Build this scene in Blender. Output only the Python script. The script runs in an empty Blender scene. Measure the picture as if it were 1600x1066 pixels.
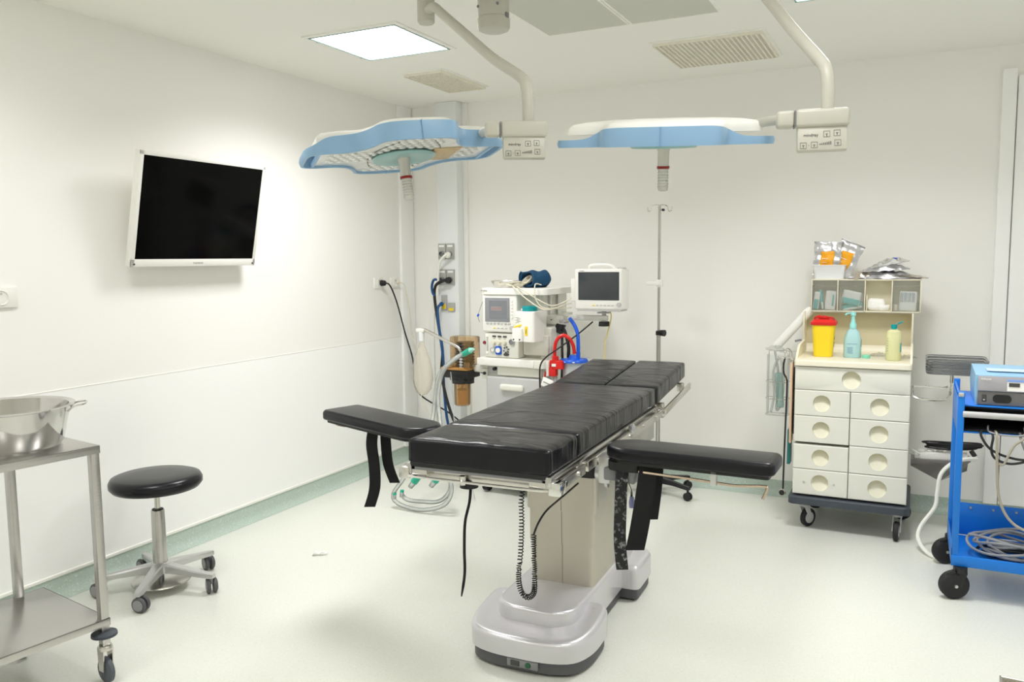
import bpy, bmesh, math, random
from mathutils import Matrix, Vector, Euler
random.seed(7)
PI = math.pi
C = bpy.context.scene.collection
sc = bpy.context.scene

# ------------------------------------------------------------------ camera, world, exposure
cam = bpy.data.cameras.new('camera'); camo = bpy.data.objects.new('camera', cam); C.objects.link(camo)
cam.sensor_width = 36; cam.lens = 1277 / 1600 * 36; cam.clip_start = 0.05
camo.matrix_world = Matrix(((0.8977, -0.0347, 0.4392, 0), (0.4402, 0.0938, -0.8930, 0), (-0.0102, 0.9950, 0.0994, 1.6), (0, 0, 0, 1)))
sc.camera = camo
w = bpy.data.worlds.new('world'); sc.world = w; w.use_nodes = True
w.node_tree.nodes['Background'].inputs[0].default_value = (0.9, 0.95, 1, 1)
w.node_tree.nodes['Background'].inputs[1].default_value = 0.05
vs = sc.view_settings
vs.view_transform = 'Standard'; vs.look = 'None'; vs.gamma = 1; vs.exposure = 0.20
PANEL = 4.0          # glow of the ceiling light diffusers
LAMP_W = 12.5        # watts of each ceiling light
sc.cycles.max_bounces = 16; sc.cycles.diffuse_bounces = 10; sc.cycles.transparent_max_bounces = 24

# ------------------------------------------------------------------ materials
MATS = {}
def mat(name, col, rough=0.5, metal=0.0, coat=0.0, bump=None, var=None, emit=0, spec=0.5, trans=0, ior=1.45, alpha=1, sheen=0):
    if name in MATS: return MATS[name]
    m = bpy.data.materials.new(name); m.use_nodes = True; nt = m.node_tree
    b = nt.nodes['Principled BSDF']
    c = tuple(col) + (1,)
    b.inputs['Base Color'].default_value = c
    b.inputs['Roughness'].default_value = rough; b.inputs['Metallic'].default_value = metal
    b.inputs['Coat Weight'].default_value = coat; b.inputs['Specular IOR Level'].default_value = spec
    b.inputs['Transmission Weight'].default_value = trans; b.inputs['IOR'].default_value = ior
    b.inputs['Alpha'].default_value = alpha
    tc = nt.nodes.new('ShaderNodeTexCoord')
    if emit:
        b.inputs['Emission Color'].default_value = c; b.inputs['Emission Strength'].default_value = emit
    if bump:
        sc_, st, stretch = bump
        mp = nt.nodes.new('ShaderNodeMapping'); mp.inputs['Scale'].default_value = stretch
        n = nt.nodes.new('ShaderNodeTexNoise'); n.inputs['Scale'].default_value = sc_; n.inputs['Detail'].default_value = 5
        bp = nt.nodes.new('ShaderNodeBump'); bp.inputs['Strength'].default_value = st; bp.inputs['Distance'].default_value = 0.01
        nt.links.new(tc.outputs['Object'], mp.inputs[0]); nt.links.new(mp.outputs[0], n.inputs['Vector'])
        nt.links.new(n.outputs[0], bp.inputs['Height']); nt.links.new(bp.outputs[0], b.inputs['Normal'])
    if var:
        s2, amt = var
        n = nt.nodes.new('ShaderNodeTexNoise'); n.inputs['Scale'].default_value = s2; n.inputs['Detail'].default_value = 4
        nt.links.new(tc.outputs['Object'], n.inputs['Vector'])
        mx = nt.nodes.new('ShaderNodeMix'); mx.data_type = 'RGBA'
        mx.inputs[6].default_value = tuple(x * (1 - amt) for x in col) + (1,)
        mx.inputs[7].default_value = tuple(min(1, x * (1 + amt)) for x in col) + (1,)
        nt.links.new(n.outputs[0], mx.inputs[0]); nt.links.new(mx.outputs[2], b.inputs['Base Color'])
    MATS[name] = m
    return m

def clear_mat(name, col, opac=0.25, gloss=0.25, rough=0.08):
    """thin clear plastic: partly see-through film with a glossy skin and a little body colour"""
    if name in MATS: return MATS[name]
    m = bpy.data.materials.new(name); m.use_nodes = True; nt = m.node_tree; nt.nodes.clear()
    out = nt.nodes.new('ShaderNodeOutputMaterial')
    t = nt.nodes.new('ShaderNodeBsdfTransparent'); t.inputs[0].default_value = (*[0.6 + 0.4 * c for c in col], 1)
    p = nt.nodes.new('ShaderNodeBsdfPrincipled'); p.inputs['Base Color'].default_value = (*col, 1); p.inputs['Roughness'].default_value = 0.35
    g = nt.nodes.new('ShaderNodeBsdfGlossy'); g.inputs['Roughness'].default_value = rough
    fr = nt.nodes.new('ShaderNodeFresnel'); fr.inputs[0].default_value = 1.45
    ml = nt.nodes.new('ShaderNodeMath'); ml.operation = 'MULTIPLY'; ml.inputs[1].default_value = gloss * 4
    nt.links.new(fr.outputs[0], ml.inputs[0])
    a = nt.nodes.new('ShaderNodeMixShader'); a.inputs[0].default_value = opac
    nt.links.new(t.outputs[0], a.inputs[1]); nt.links.new(p.outputs[0], a.inputs[2])
    b = nt.nodes.new('ShaderNodeMixShader')
    nt.links.new(ml.outputs[0], b.inputs[0]); nt.links.new(a.outputs[0], b.inputs[1]); nt.links.new(g.outputs[0], b.inputs[2])
    nt.links.new(b.outputs[0], out.inputs[0])
    MATS[name] = m
    return m

def speckle_mat(name, base, dark, light, rough=0.4, scale=160, amt=0.5, coat=0.0):
    m = bpy.data.materials.new(name); m.use_nodes = True; nt = m.node_tree; b = nt.nodes['Principled BSDF']
    b.inputs['Roughness'].default_value = rough; b.inputs['Coat Weight'].default_value = coat; b.inputs['Coat Roughness'].default_value = 0.25
    tc = nt.nodes.new('ShaderNodeTexCoord')
    def layer(kind, s, lo, hi, c0, c1):
        if kind == 'n':
            n = nt.nodes.new('ShaderNodeTexNoise'); n.inputs['Scale'].default_value = s; n.inputs['Detail'].default_value = 3; o = n.outputs[0]
        else:
            n = nt.nodes.new('ShaderNodeTexVoronoi'); n.inputs['Scale'].default_value = s; o = n.outputs['Distance']
        nt.links.new(tc.outputs['Object'], n.inputs['Vector'])
        r = nt.nodes.new('ShaderNodeValToRGB'); r.color_ramp.elements[0].position = lo; r.color_ramp.elements[1].position = hi
        r.color_ramp.elements[0].color = (c0, c0, c0, 1); r.color_ramp.elements[1].color = (c1, c1, c1, 1)
        nt.links.new(o, r.inputs[0]); return r.outputs[0]
    def mix(f, a, c):
        x = nt.nodes.new('ShaderNodeMix'); x.data_type = 'RGBA'
        nt.links.new(f, x.inputs[0])
        if isinstance(a, tuple): x.inputs[6].default_value = (*a, 1)
        else: nt.links.new(a, x.inputs[6])
        x.inputs[7].default_value = (*c, 1); return x.outputs[2]
    f1 = layer('n', scale, 0.55, 0.75, 0, amt)
    f2 = layer('n', scale * 0.7, 0.58, 0.72, 0, amt)
    f3 = layer('n', 3.0, 0.35, 0.8, 0, 0.12)
    c = mix(f1, tuple(base), tuple(dark)); c = mix(f2, c, tuple(light)); c = mix(f3, c, tuple(x * 0.85 for x in base))
    nt.links.new(c, b.inputs['Base Color'])
    MATS[name] = m
    return m

def crease_mat(name, col):
    """dark upholstery vinyl with soft folds and sharp wandering creases"""
    m = bpy.data.materials.new(name); m.use_nodes = True; nt = m.node_tree; b = nt.nodes['Principled BSDF']
    b.inputs['Base Color'].default_value = (*col, 1); b.inputs['Roughness'].default_value = 0.27; b.inputs['Specular IOR Level'].default_value = 0.27
    tc = nt.nodes.new('ShaderNodeTexCoord'); prev = None
    for sc_, st, stretch, ridged in ((2.6, 0.30, (1, 2.2, 0.3), True), (4.0, 0.5, (0.8, 2.4, 0.5), False), (11.0, 0.05, (1, 2, 0.5), True)):
        mp = nt.nodes.new('ShaderNodeMapping'); mp.inputs['Scale'].default_value = stretch; mp.inputs['Rotation'].default_value = (0, 0, 0.35 if ridged else -0.15)
        n = nt.nodes.new('ShaderNodeTexNoise'); n.inputs['Scale'].default_value = sc_; n.inputs['Detail'].default_value = 2; n.inputs['Distortion'].default_value = 0.6
        nt.links.new(tc.outputs['Object'], mp.inputs[0]); nt.links.new(mp.outputs[0], n.inputs['Vector']); o = n.outputs[0]
        if ridged:
            a = nt.nodes.new('ShaderNodeMath'); a.operation = 'SUBTRACT'; a.inputs[1].default_value = 0.5; nt.links.new(o, a.inputs[0])
            c = nt.nodes.new('ShaderNodeMath'); c.operation = 'ABSOLUTE'; nt.links.new(a.outputs[0], c.inputs[0])
            r = nt.nodes.new('ShaderNodeMapRange'); r.interpolation_type = 'SMOOTHSTEP'; r.inputs[1].default_value = 0; r.inputs[2].default_value = 0.09; r.inputs[3].default_value = 1; r.inputs[4].default_value = 0
            nt.links.new(c.outputs[0], r.inputs[0]); o = r.outputs[0]
        bp = nt.nodes.new('ShaderNodeBump'); bp.inputs['Strength'].default_value = st; bp.inputs['Distance'].default_value = 0.012 if not ridged else 0.006
        nt.links.new(o, bp.inputs['Height'])
        if prev: nt.links.new(prev, bp.inputs['Normal'])
        prev = bp.outputs[0]
    nt.links.new(prev, b.inputs['Normal']); MATS[name] = m
    return m

ONE = (1, 1, 1)
m_wall = mat('wall_paint', (0.885, 0.877, 0.852), 0.55, bump=(900, 0.02, ONE))
m_wall_low = mat('wall_panel_white', (0.93, 0.93, 0.925), 0.4)
m_ceil = mat('ceiling_paint', (0.91, 0.90, 0.86), 0.7)
m_floor = speckle_mat('floor_vinyl', (0.71, 0.72, 0.66), (0.50, 0.53, 0.46), (0.82, 0.83, 0.78), rough=0.32, scale=110, amt=0.5)
m_base = speckle_mat('green_vinyl', (0.45, 0.54, 0.48), (0.26, 0.36, 0.31), (0.70, 0.77, 0.72), rough=0.4, scale=150, amt=0.7)
m_strip = mat('white_strip', (0.88, 0.87, 0.82), 0.35)
m_white = mat('white_plastic', (0.84, 0.83, 0.79), 0.35)
m_cool = mat('cool_white_metal', (0.80, 0.82, 0.84), 0.35)
m_cream = mat('cream_plastic', (0.80, 0.76, 0.62), 0.4); m_cup = mat('finger_cup_shaded_cream', (0.74, 0.72, 0.58), 0.45)  # m_cup: beiger tone deepens the shade inside the scoops
m_beige = mat('beige_panel', (0.66, 0.60, 0.42), 0.45)
m_offw = mat('offwhite_enamel', (0.74, 0.735, 0.67), 0.35)
m_lampw = mat('lamp_enamel', (0.55, 0.54, 0.475), 0.35)
m_lblue = mat('light_blue_plastic', (0.27, 0.45, 0.67), 0.35)
m_leather = crease_mat('black_vinyl', (0.008, 0.008, 0.011))
m_arm = mat('smooth_black_vinyl', (0.009, 0.009, 0.012), 0.30, bump=(9, 0.10, (1, 1.6, 1)), spec=0.30)
m_seat = mat('stool_vinyl', (0.008, 0.008, 0.011), 0.26, bump=(60, 0.02, ONE), spec=0.35)
m_black = mat('black_plastic', (0.012, 0.012, 0.013), 0.45)
m_rubber = mat('black_rubber', (0.015, 0.015, 0.016), 0.65)
m_strap = mat('black_webbing', (0.006, 0.006, 0.007), 0.85)
m_wornstrap = speckle_mat('worn_webbing', (0.012, 0.012, 0.014), (0.50, 0.50, 0.52), (0.16, 0.16, 0.17), rough=0.8, scale=60, amt=0.8)
m_grey = mat('grey_plastic', (0.22, 0.22, 0.23), 0.45)
m_lgrey = mat('light_grey_plastic', (0.5, 0.5, 0.5), 0.45)
m_steel = mat('stainless_steel', (0.66, 0.64, 0.60), 0.26, 1.0, bump=(25, 0.04, (1, 30, 1)))
m_brush = mat('brushed_steel', (0.54, 0.53, 0.51), 0.27, 1.0, bump=(14, 0.05, (1, 1, 14)))
m_polish = mat('polished_steel', (0.62, 0.61, 0.60), 0.10, 1.0, bump=(2.5, 0.05, ONE))
m_chrome = mat('chrome', (0.75, 0.74, 0.72), 0.12, 1.0)
m_alu = mat('cast_aluminium', (0.60, 0.60, 0.60), 0.36, 0.9)
m_silver = mat('silver_paint', (0.64, 0.63, 0.66), 0.3, 0.45, coat=0.3)
m_skirt = mat('dark_grey_skirt', (0.09, 0.09, 0.10), 0.5)
m_column = mat('column_steel', (0.54, 0.51, 0.44), 0.4, 0.75, bump=(10, 0.04, (1, 1, 12)), var=(3, 0.06))
m_screen = mat('black_screen', (0.002, 0.002, 0.002), 0.1, spec=0.08)
m_gscreen = mat('grey_screen', (0.26, 0.27, 0.29), 0.2)  # reflections on the switched-off display are put into this lighter grey
m_mscreen = mat('dark_screen', (0.05, 0.056, 0.062), 0.2)  # colour lightened to stand in for reflections on the dark monitor
m_blue = mat('blue_powdercoat', (0.006, 0.18, 0.66), 0.36)
m_esu = mat('pale_blue_enamel', (0.26, 0.50, 0.72), 0.35)
m_face = mat('grey_face', (0.16, 0.155, 0.16), 0.4)
m_red = mat('red_plastic', (0.68, 0.015, 0.012), 0.35)
m_yel = mat('yellow_plastic', (0.90, 0.66, 0.02), 0.4)
m_teal = mat('teal_plastic', (0.0, 0.30, 0.32), 0.35)
m_green = mat('green_plastic', (0.02, 0.42, 0.28), 0.3)
m_mblue = mat('royal_blue_plastic', (0.01, 0.10, 0.62), 0.3)
m_navy = mat('navy_fabric', (0.008, 0.06, 0.14), 0.85, bump=(90, 0.3, ONE))
m_hose = mat('blue_hose', (0.008, 0.07, 0.22), 0.4)
m_ink = mat('ink', (0.06, 0.06, 0.06), 0.6)
m_gink = mat('grey_ink', (0.20, 0.20, 0.18), 0.6)
m_paper = mat('white_paper', (0.86, 0.86, 0.84), 0.75)
m_cable = mat('cream_cable', (0.72, 0.68, 0.55), 0.5)
m_gcable = mat('grey_cable', (0.20, 0.20, 0.20), 0.5)
m_lcable = mat('pale_grey_cable', (0.30, 0.31, 0.33), 0.45)
m_wcable = mat('white_cable', (0.82, 0.82, 0.76), 0.45)
m_ycable = mat('yellow_cable', (0.72, 0.58, 0.22), 0.5)
m_foil = mat('silver_foil', (0.58, 0.58, 0.60), 0.32, 0.85, bump=(30, 0.6, ONE))
m_dgrey = mat('dark_grey_plastic', (0.10, 0.10, 0.105), 0.5); m_mgrey = mat('mid_grey_plastic', (0.30, 0.30, 0.31), 0.45)
m_gwire = mat('grey_wire', (0.30, 0.31, 0.32), 0.35, 0.7)
m_orange = mat('orange_label', (0.90, 0.40, 0.01), 0.5)
m_tealfilm = mat('teal_film', (0.20, 0.55, 0.52), 0.4)
m_peach = mat('peach_board', (0.72, 0.50, 0.34), 0.6)
m_teald = mat('dark_teal_board', (0.03, 0.22, 0.22), 0.5)
m_bumper = mat('slate_bumper', (0.05, 0.06, 0.075), 0.5)
m_copper = mat('warm_steel_rod', (0.60, 0.48, 0.38), 0.25, 1.0)
m_gril = mat('grille_cream', (0.84, 0.81, 0.70), 0.5)
m_dark = mat('dark_void', (0.09, 0.085, 0.065), 0.9)
m_perf = mat('perforated_grey', (0.62, 0.62, 0.56), 0.6, var=(500, 0.12))
m_tealframe = mat('teal_edge', (0.20, 0.36, 0.35), 0.4)
m_socket = mat('socket_grey', (0.42, 0.42, 0.40), 0.4)
m_aqua = clear_mat('aqua_liquid_plastic', (0.50, 0.80, 0.84), 0.75, 0.15)
m_ybot = clear_mat('pale_yellow_plastic', (0.84, 0.84, 0.48), 0.78, 0.15)
m_clear = clear_mat('clear_plastic', (0.85, 0.88, 0.87), 0.12, 0.3)
m_film = clear_mat('clear_film', (0.90, 0.92, 0.92), 0.07, 0.12, 0.12)
m_tube = clear_mat('clear_tube', (0.80, 0.84, 0.82), 0.35, 0.3)
m_milk = clear_mat('milky_film', (0.86, 0.86, 0.86), 0.45, 0.25, 0.15)
m_bag = clear_mat('milky_bag', (0.88, 0.84, 0.74), 0.26, 0.12)
m_amber = clear_mat('amber_plastic', (0.82, 0.52, 0.18), 0.14, 0.2)
m_jar = clear_mat('frosted_jar', (0.75, 0.80, 0.84), 0.55, 0.2)
m_refl = mat('lamp_reflector', (0.84, 0.84, 0.82), 0.25, 0.3, bump=(18, 0.5, ONE))
m_tan = mat('tan_reflection_plate', (0.62, 0.46, 0.26), 0.4, 0.2, bump=(25, 0.6, ONE))
m_aquaring = mat('aqua_ring', (0.30, 0.50, 0.50), 0.3)
m_hand = mat('lamp_handle_metal', (0.55, 0.54, 0.50), 0.3, 0.8)
m_hand2 = clear_mat('clear_handle', (0.78, 0.77, 0.72), 0.65, 0.3)
m_diff = mat('light_diffuser', (1.0, 0.985, 0.95), 0.5, emit=PANEL)

# ------------------------------------------------------------------ mesh helpers
def smooth_path(pts, k=6, closed=False):
    P = [Vector(p) for p in pts]; n = len(P); out = []
    if n < 3: return P
    rng = range(n) if closed else range(n - 1)
    for i in rng:
        if closed: a, b, c, d = P[(i - 1) % n], P[i], P[(i + 1) % n], P[(i + 2) % n]
        else: a, b, c, d = P[max(i - 1, 0)], P[i], P[i + 1], P[min(i + 2, n - 1)]
        for j in range(k):
            t = j / k
            out.append(0.5 * ((2 * b) + (-a + c) * t + (2 * a - 5 * b + 4 * c - d) * t * t + (-a + 3 * b - 3 * c + d) * t ** 3))
    if not closed: out.append(P[-1])
    return out

class B:
    def __init__(s): s.bm = bmesh.new()
    def box(s, c, d, rot=(0, 0, 0), bev=0, seg=2):
        r = bmesh.ops.create_cube(s.bm, size=1); v = r['verts']
        for x in v: x.co = Vector((x.co.x * d[0], x.co.y * d[1], x.co.z * d[2]))
        if bev:
            es = list({e for x in v for e in x.link_edges})
            rr = bmesh.ops.bevel(s.bm, geom=es, offset=bev, segments=seg, profile=0.5, affect='EDGES')
            v = list({x for f in rr['faces'] for x in f.verts} | {x for x in v if x.is_valid})
        M = Matrix.Translation(c) @ Euler(rot).to_matrix().to_4x4()
        for x in v: x.co = M @ x.co
        return s
    def b2(s, x0, x1, y0, y1, z0, z1, bev=0, seg=2):
        return s.box(((x0 + x1) / 2, (y0 + y1) / 2, (z0 + z1) / 2), (abs(x1 - x0), abs(y1 - y0), abs(z1 - z0)), bev=bev, seg=seg)
    def cyl(s, p0, p1, r0, r1=None, n=20):
        p0 = Vector(p0); p1 = Vector(p1); r1 = r0 if r1 is None else r1
        d = p1 - p0; q = d.to_track_quat('Z', 'Y').to_matrix()
        rings = []
        for p, r in ((p0, r0), (p1, r1)):
            rings.append([s.bm.verts.new(p + q @ Vector((r * math.cos(2 * PI * i / n), r * math.sin(2 * PI * i / n), 0))) for i in range(n)])
        for i in range(n):
            s.bm.faces.new((rings[0][i], rings[0][(i + 1) % n], rings[1][(i + 1) % n], rings[1][i]))
        s.bm.faces.new(rings[0][::-1]); s.bm.faces.new(rings[1])
        return s
    def tube(s, pts, r, n=8, closed=False, sm=6):
        P = smooth_path(pts, sm, closed) if sm else [Vector(p) for p in pts]
        m = len(P); rings = []; up = None
        for i, p in enumerate(P):
            if closed: t = P[(i + 1) % m] - P[(i - 1) % m]
            else: t = P[min(i + 1, m - 1)] - P[max(i - 1, 0)]
            if t.length < 1e-9: t = Vector((0, 0, 1))
            t.normalize()
            if up is None: up = Vector((0, 0, 1)) if abs(t.z) < 0.9 else Vector((1, 0, 0))
            a = up - t * up.dot(t)
            if a.length < 1e-6: a = t.orthogonal()
            a.normalize(); b = t.cross(a); up = a
            rr = r(i / max(m - 1, 1)) if callable(r) else r
            rings.append([s.bm.verts.new(p + a * (rr * math.cos(2 * PI * k / n)) + b * (rr * math.sin(2 * PI * k / n))) for k in range(n)])
        for i in range(m if closed else m - 1):
            A, D = rings[i], rings[(i + 1) % m]
            for k in range(n): s.bm.faces.new((A[k], A[(k + 1) % n], D[(k + 1) % n], D[k]))
        if not closed: s.bm.faces.new(rings[0][::-1]); s.bm.faces.new(rings[-1])
        return s
    def lathe(s, prof, c=(0, 0, 0), n=36, sx=1, sy=1, M=None):
        rings = []
        for r, z in prof:
            if r < 1e-6: ring = [s.bm.verts.new(Vector((0, 0, z)))]
            else: ring = [s.bm.verts.new(Vector((sx * r * math.cos(2 * PI * i / n), sy * r * math.sin(2 * PI * i / n), z))) for i in range(n)]
            rings.append(ring)
        for A, D in zip(rings, rings[1:]):
            for i in range(n):
                j = (i + 1) % n
                if len(A) == 1 and len(D) == 1: continue
                if len(A) == 1: s.bm.faces.new((A[0], D[j], D[i]))
                elif len(D) == 1: s.bm.faces.new((A[i], A[j], D[0]))
                else: s.bm.faces.new((A[i], A[j], D[j], D[i]))
        T = Matrix.Translation(c) @ (M or Matrix())
        for R in rings:
            for v in R: v.co = T @ v.co
        return s
    def loft(s, rings, cap0=True, cap1=True):
        R = [[s.bm.verts.new(Vector(p)) for p in ring] for ring in rings]; n = len(R[0])
        for A, D in zip(R, R[1:]):
            for i in range(n): s.bm.faces.new((A[i], A[(i + 1) % n], D[(i + 1) % n], D[i]))
        if cap0: s.bm.faces.new(R[0][::-1])
        if cap1: s.bm.faces.new(R[-1])
        return s
    def prism(s, pts, z0, z1, bev=0):
        """extruded outline; bev rounds the top edge"""
        if not bev: return s.loft([[(x, y, z0) for x, y in pts], [(x, y, z1) for x, y in pts]])
        rings = [[(x, y, z0) for x, y in pts]]
        for k in range(4):
            a = k / 3 * PI / 2; q = inset(pts, bev * (1 - math.cos(a)))
            rings.append([(x, y, z1 - bev + bev * math.sin(a)) for x, y in q])
        return s.loft(rings)
    def ribbon(s, pts, wv, th=0.004, sm=5, bulge=None):
        """flat strap along pts, wv = width vector"""
        P = smooth_path(pts, sm); wv = Vector(wv); m = len(P); R = []
        for i, p in enumerate(P):
            t = (P[min(i + 1, m - 1)] - P[max(i - 1, 0)]).normalized(); nrm = t.cross(wv).normalized() * th / 2
            h = wv / 2 * (bulge(i / (m - 1)) if bulge else 1)
            R.append([p - h - nrm, p + h - nrm, p + h + nrm, p - h + nrm])
        return s.loft(R)
    def pad(s, c, half, r, crown=0, n=14, seed=0, wr=0, M=None):
        """rounded cushion block with a crowned, slightly uneven top"""
        bm2 = bmesh.new(); bmesh.ops.create_cube(bm2, size=2)
        bmesh.ops.subdivide_edges(bm2, edges=bm2.edges[:], cuts=n, use_grid_fill=True)
        rnd = random.Random(seed); ph = [rnd.uniform(0, 6) for _ in range(6)]
        mp = {}
        for v in bm2.verts:
            p = Vector([math.sin(x * PI / 2) * 0.35 + x * 0.65 if abs(x) < 1 else x for x in v.co])
            p = Vector((p.x * half[0], p.y * half[1], p.z * half[2]))
            q = Vector([max(-(h - r), min(h - r, x)) for x, h in zip(p, half)])
            d = p - q
            if d.length > 1e-9: p = q + d * (r / d.length)
            fx = 1 - (p.x / half[0]) ** 2; fy = 1 - (p.y / half[1]) ** 2
            if p.z > 0:
                p.z += crown * math.sqrt(max(0, fx)) * math.sqrt(max(0, fy)) * p.z / half[2]
                if wr: p.z += wr * (math.sin(p.x * 23 + ph[0]) * math.sin(p.y * 17 + ph[1] + p.x * 9) + 0.6 * math.sin(p.x * 41 + p.y * 33 + ph[2])) * max(0, fx * fy) ** 0.5
            if wr and abs(p.z) < half[2] * 0.8: p.x += wr * 0.8 * math.sin(p.y * 40 + ph[3] + p.z * 20) * (1 if p.x > 0 else -1) * (abs(p.x) > half[0] * 0.9)
            mp[v] = s.bm.verts.new((M or Matrix()) @ (p + Vector(c)) if M else p + Vector(c))
        for f in bm2.faces: s.bm.faces.new([mp[v] for v in f.verts])
        bm2.free(); return s
    def sheet(s, fn, nu, nv, th=0.0):
        g = [[s.bm.verts.new(Vector(fn(i / nu, j / nv))) for j in range(nv + 1)] for i in range(nu + 1)]
        for i in range(nu):
            for j in range(nv): s.bm.faces.new((g[i][j], g[i + 1][j], g[i + 1][j + 1], g[i][j + 1]))
        return s
    def xf(s, M):
        for v in s.bm.verts: v.co = M @ v.co
        return s
    def done(s, name, m, parent=None, loc=(0, 0, 0), rot=(0, 0, 0), ang=38, solid=0):
        me = bpy.data.meshes.new(name)
        bmesh.ops.recalc_face_normals(s.bm, faces=s.bm.faces[:]); s.bm.to_mesh(me); s.bm.free()
        me.polygons.foreach_set('use_smooth', [True] * len(me.polygons)); me.set_sharp_from_angle(angle=math.radians(ang))
        me.materials.append(m)
        o = bpy.data.objects.new(name, me); C.objects.link(o); o.location = loc; o.rotation_euler = rot
        if parent: o.parent = parent
        if solid:
            sm = o.modifiers.new('thickness', 'SOLIDIFY'); sm.thickness = solid; sm.offset = 0
        return o

def inset(pts, d):
    n = len(pts); out = []
    for i in range(n):
        a, b, c = Vector(pts[i - 1]), Vector(pts[i]), Vector(pts[(i + 1) % n])
        e1 = (b - a).normalized(); e2 = (c - b).normalized()
        n1 = Vector((-e1.y, e1.x)); n2 = Vector((-e2.y, e2.x)); k = n1 + n2
        k = k / max(0.4, 1 + n1.dot(n2))
        out.append(tuple(b + k * d))
    return out
def chaikin(pts, it=2):
    for _ in range(it):
        q = []
        for i in range(len(pts)):
            a, b = pts[i], pts[(i + 1) % len(pts)]
            q += [(0.75 * a[0] + 0.25 * b[0], 0.75 * a[1] + 0.25 * b[1]), (0.25 * a[0] + 0.75 * b[0], 0.25 * a[1] + 0.75 * b[1])]
        pts = q
    return pts
def rrect(x0, x1, y0, y1, r, n=5):
    o = []
    for cx, cy, a0 in ((x1 - r, y1 - r, 0), (x0 + r, y1 - r, 90), (x0 + r, y0 + r, 180), (x1 - r, y0 + r, 270)):
        for k in range(n + 1):
            a = math.radians(a0 + 90 * k / n); o.append((cx + r * math.cos(a), cy + r * math.sin(a)))
    return o
def lettering(body, size, m, parent, loc, rot, name='lettering', align='LEFT', ext=0.0004):
    cu = bpy.data.curves.new(name, 'FONT'); cu.body = body; cu.size = size; cu.extrude = ext; cu.align_x = align; cu.resolution_u = 2
    t = bpy.data.objects.new('tmp_text', cu); C.objects.link(t)
    bpy.context.view_layer.update()
    me = bpy.data.meshes.new_from_object(t.evaluated_get(bpy.context.evaluated_depsgraph_get()))
    bpy.data.objects.remove(t); me.materials.clear(); me.materials.append(m)
    o = bpy.data.objects.new(name, me); C.objects.link(o); o.location = loc; o.rotation_euler = rot
    if parent: o.parent = parent
    return o
def tag(o, label, cat, group=None):
    o['label'] = label; o['category'] = cat
    if group: o['group'] = group
    return o
def thing(name, label, cat, loc=(0, 0, 0), rz=0, group=None):
    o = bpy.data.objects.new(name, None); C.objects.link(o); o.empty_display_size = 0.1
    o.location = loc; o.rotation_euler = (0, 0, math.radians(rz)); return tag(o, label, cat, group)
def struct(o): o['kind'] = 'structure'; return o
def dup(o, parent=None):
    c = o.copy(); C.objects.link(c)
    if parent: c.parent = parent
    for ch in list(o.children): dup(ch, c)
    return c

# ------------------------------------------------------------------ the room
XL, XR, YB, YF, ZC = -3.66, 2.3, 5.63, -1.6, 2.8
struct(B().b2(XL - .2, XR + .2, YF - .2, YB + .2, -0.1, 0).done('floor', m_floor))
struct(B().b2(XL - .2, XR + .2, YF - .2, YB + .2, ZC, ZC + 0.1).done('ceiling', m_ceil))
struct(B().b2(XL - .1, XL, YF - .1, YB + .1, 0, ZC).done('wall_left', m_wall))
struct(B().b2(XL, XR, YB, YB + .1, 0, ZC).done('wall_back', m_wall))
struct(B().b2(XR, XR + .1, YF - .1, YB + .1, 0, ZC).done('wall_right', m_wall))
struct(B().b2(XL, XR, YF - .1, YF, 0, ZC).done('wall_front', m_wall))
# lower cladding on the left wall up to the rail at one metre
struct(B().b2(XL, XL + 0.003, YF, 5.44, 0.1, 0.998).done('wall_left_cladding', m_wall_low))
struct(B().b2(XL, XL + 0.0045, YF, 5.44, 0.997, 1.002, bev=0.001).done('trim_1', m_strip))
# coved vinyl skirting
def cove(x):
    return [(0.0, 0.10), (0.006, 0.10), (0.008, 0.05), (0.016, 0.025), (0.035, 0.008), (0.06, 0.0008), (0.0, 0.0)]
b = B(); b.loft([[(XL + d, y, z) for d, z in cove(0)] for y in (YF, YB)]); struct(b.done('baseboard_left', m_base))
b = B(); b.loft([[(x, YB - d, z) for d, z in cove(0)] for x in (XL, XR)]); struct(b.done('baseboard_back', m_base))
struct(B().b2(XL, XL + 0.011, YF, 5.45, 0.099, 0.115, bev=0.002).done('trim_2', m_strip))
# corner pilaster and service panel at the back left
struct(B().b2(XL, XL + 0.025, 5.44, 5.62, 0.1, ZC, bev=0.004).done('trim_3', m_wall_low))
struct(B().b2(-3.50, -3.13, 5.60, 5.64, 0.1, ZC, bev=0.003).done('trim_4', m_wall))
# white door leaf with its frame to the right of the drawer cabinet
d = struct(B().b2(0.50, 1.5, 5.595, 5.64, 0.1, 2.62, bev=0.004).done('door_1', m_wall_low))
struct(B().b2(0.42, 0.493, 5.585, 5.64, 0.1, 2.66, bev=0.004).done('trim_5', m_wall_low))
struct(B().b2(1.507, 1.58, 5.585, 5.64, 0.1, 2.66, bev=0.004).done('trim_6', m_wall_low))

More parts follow.
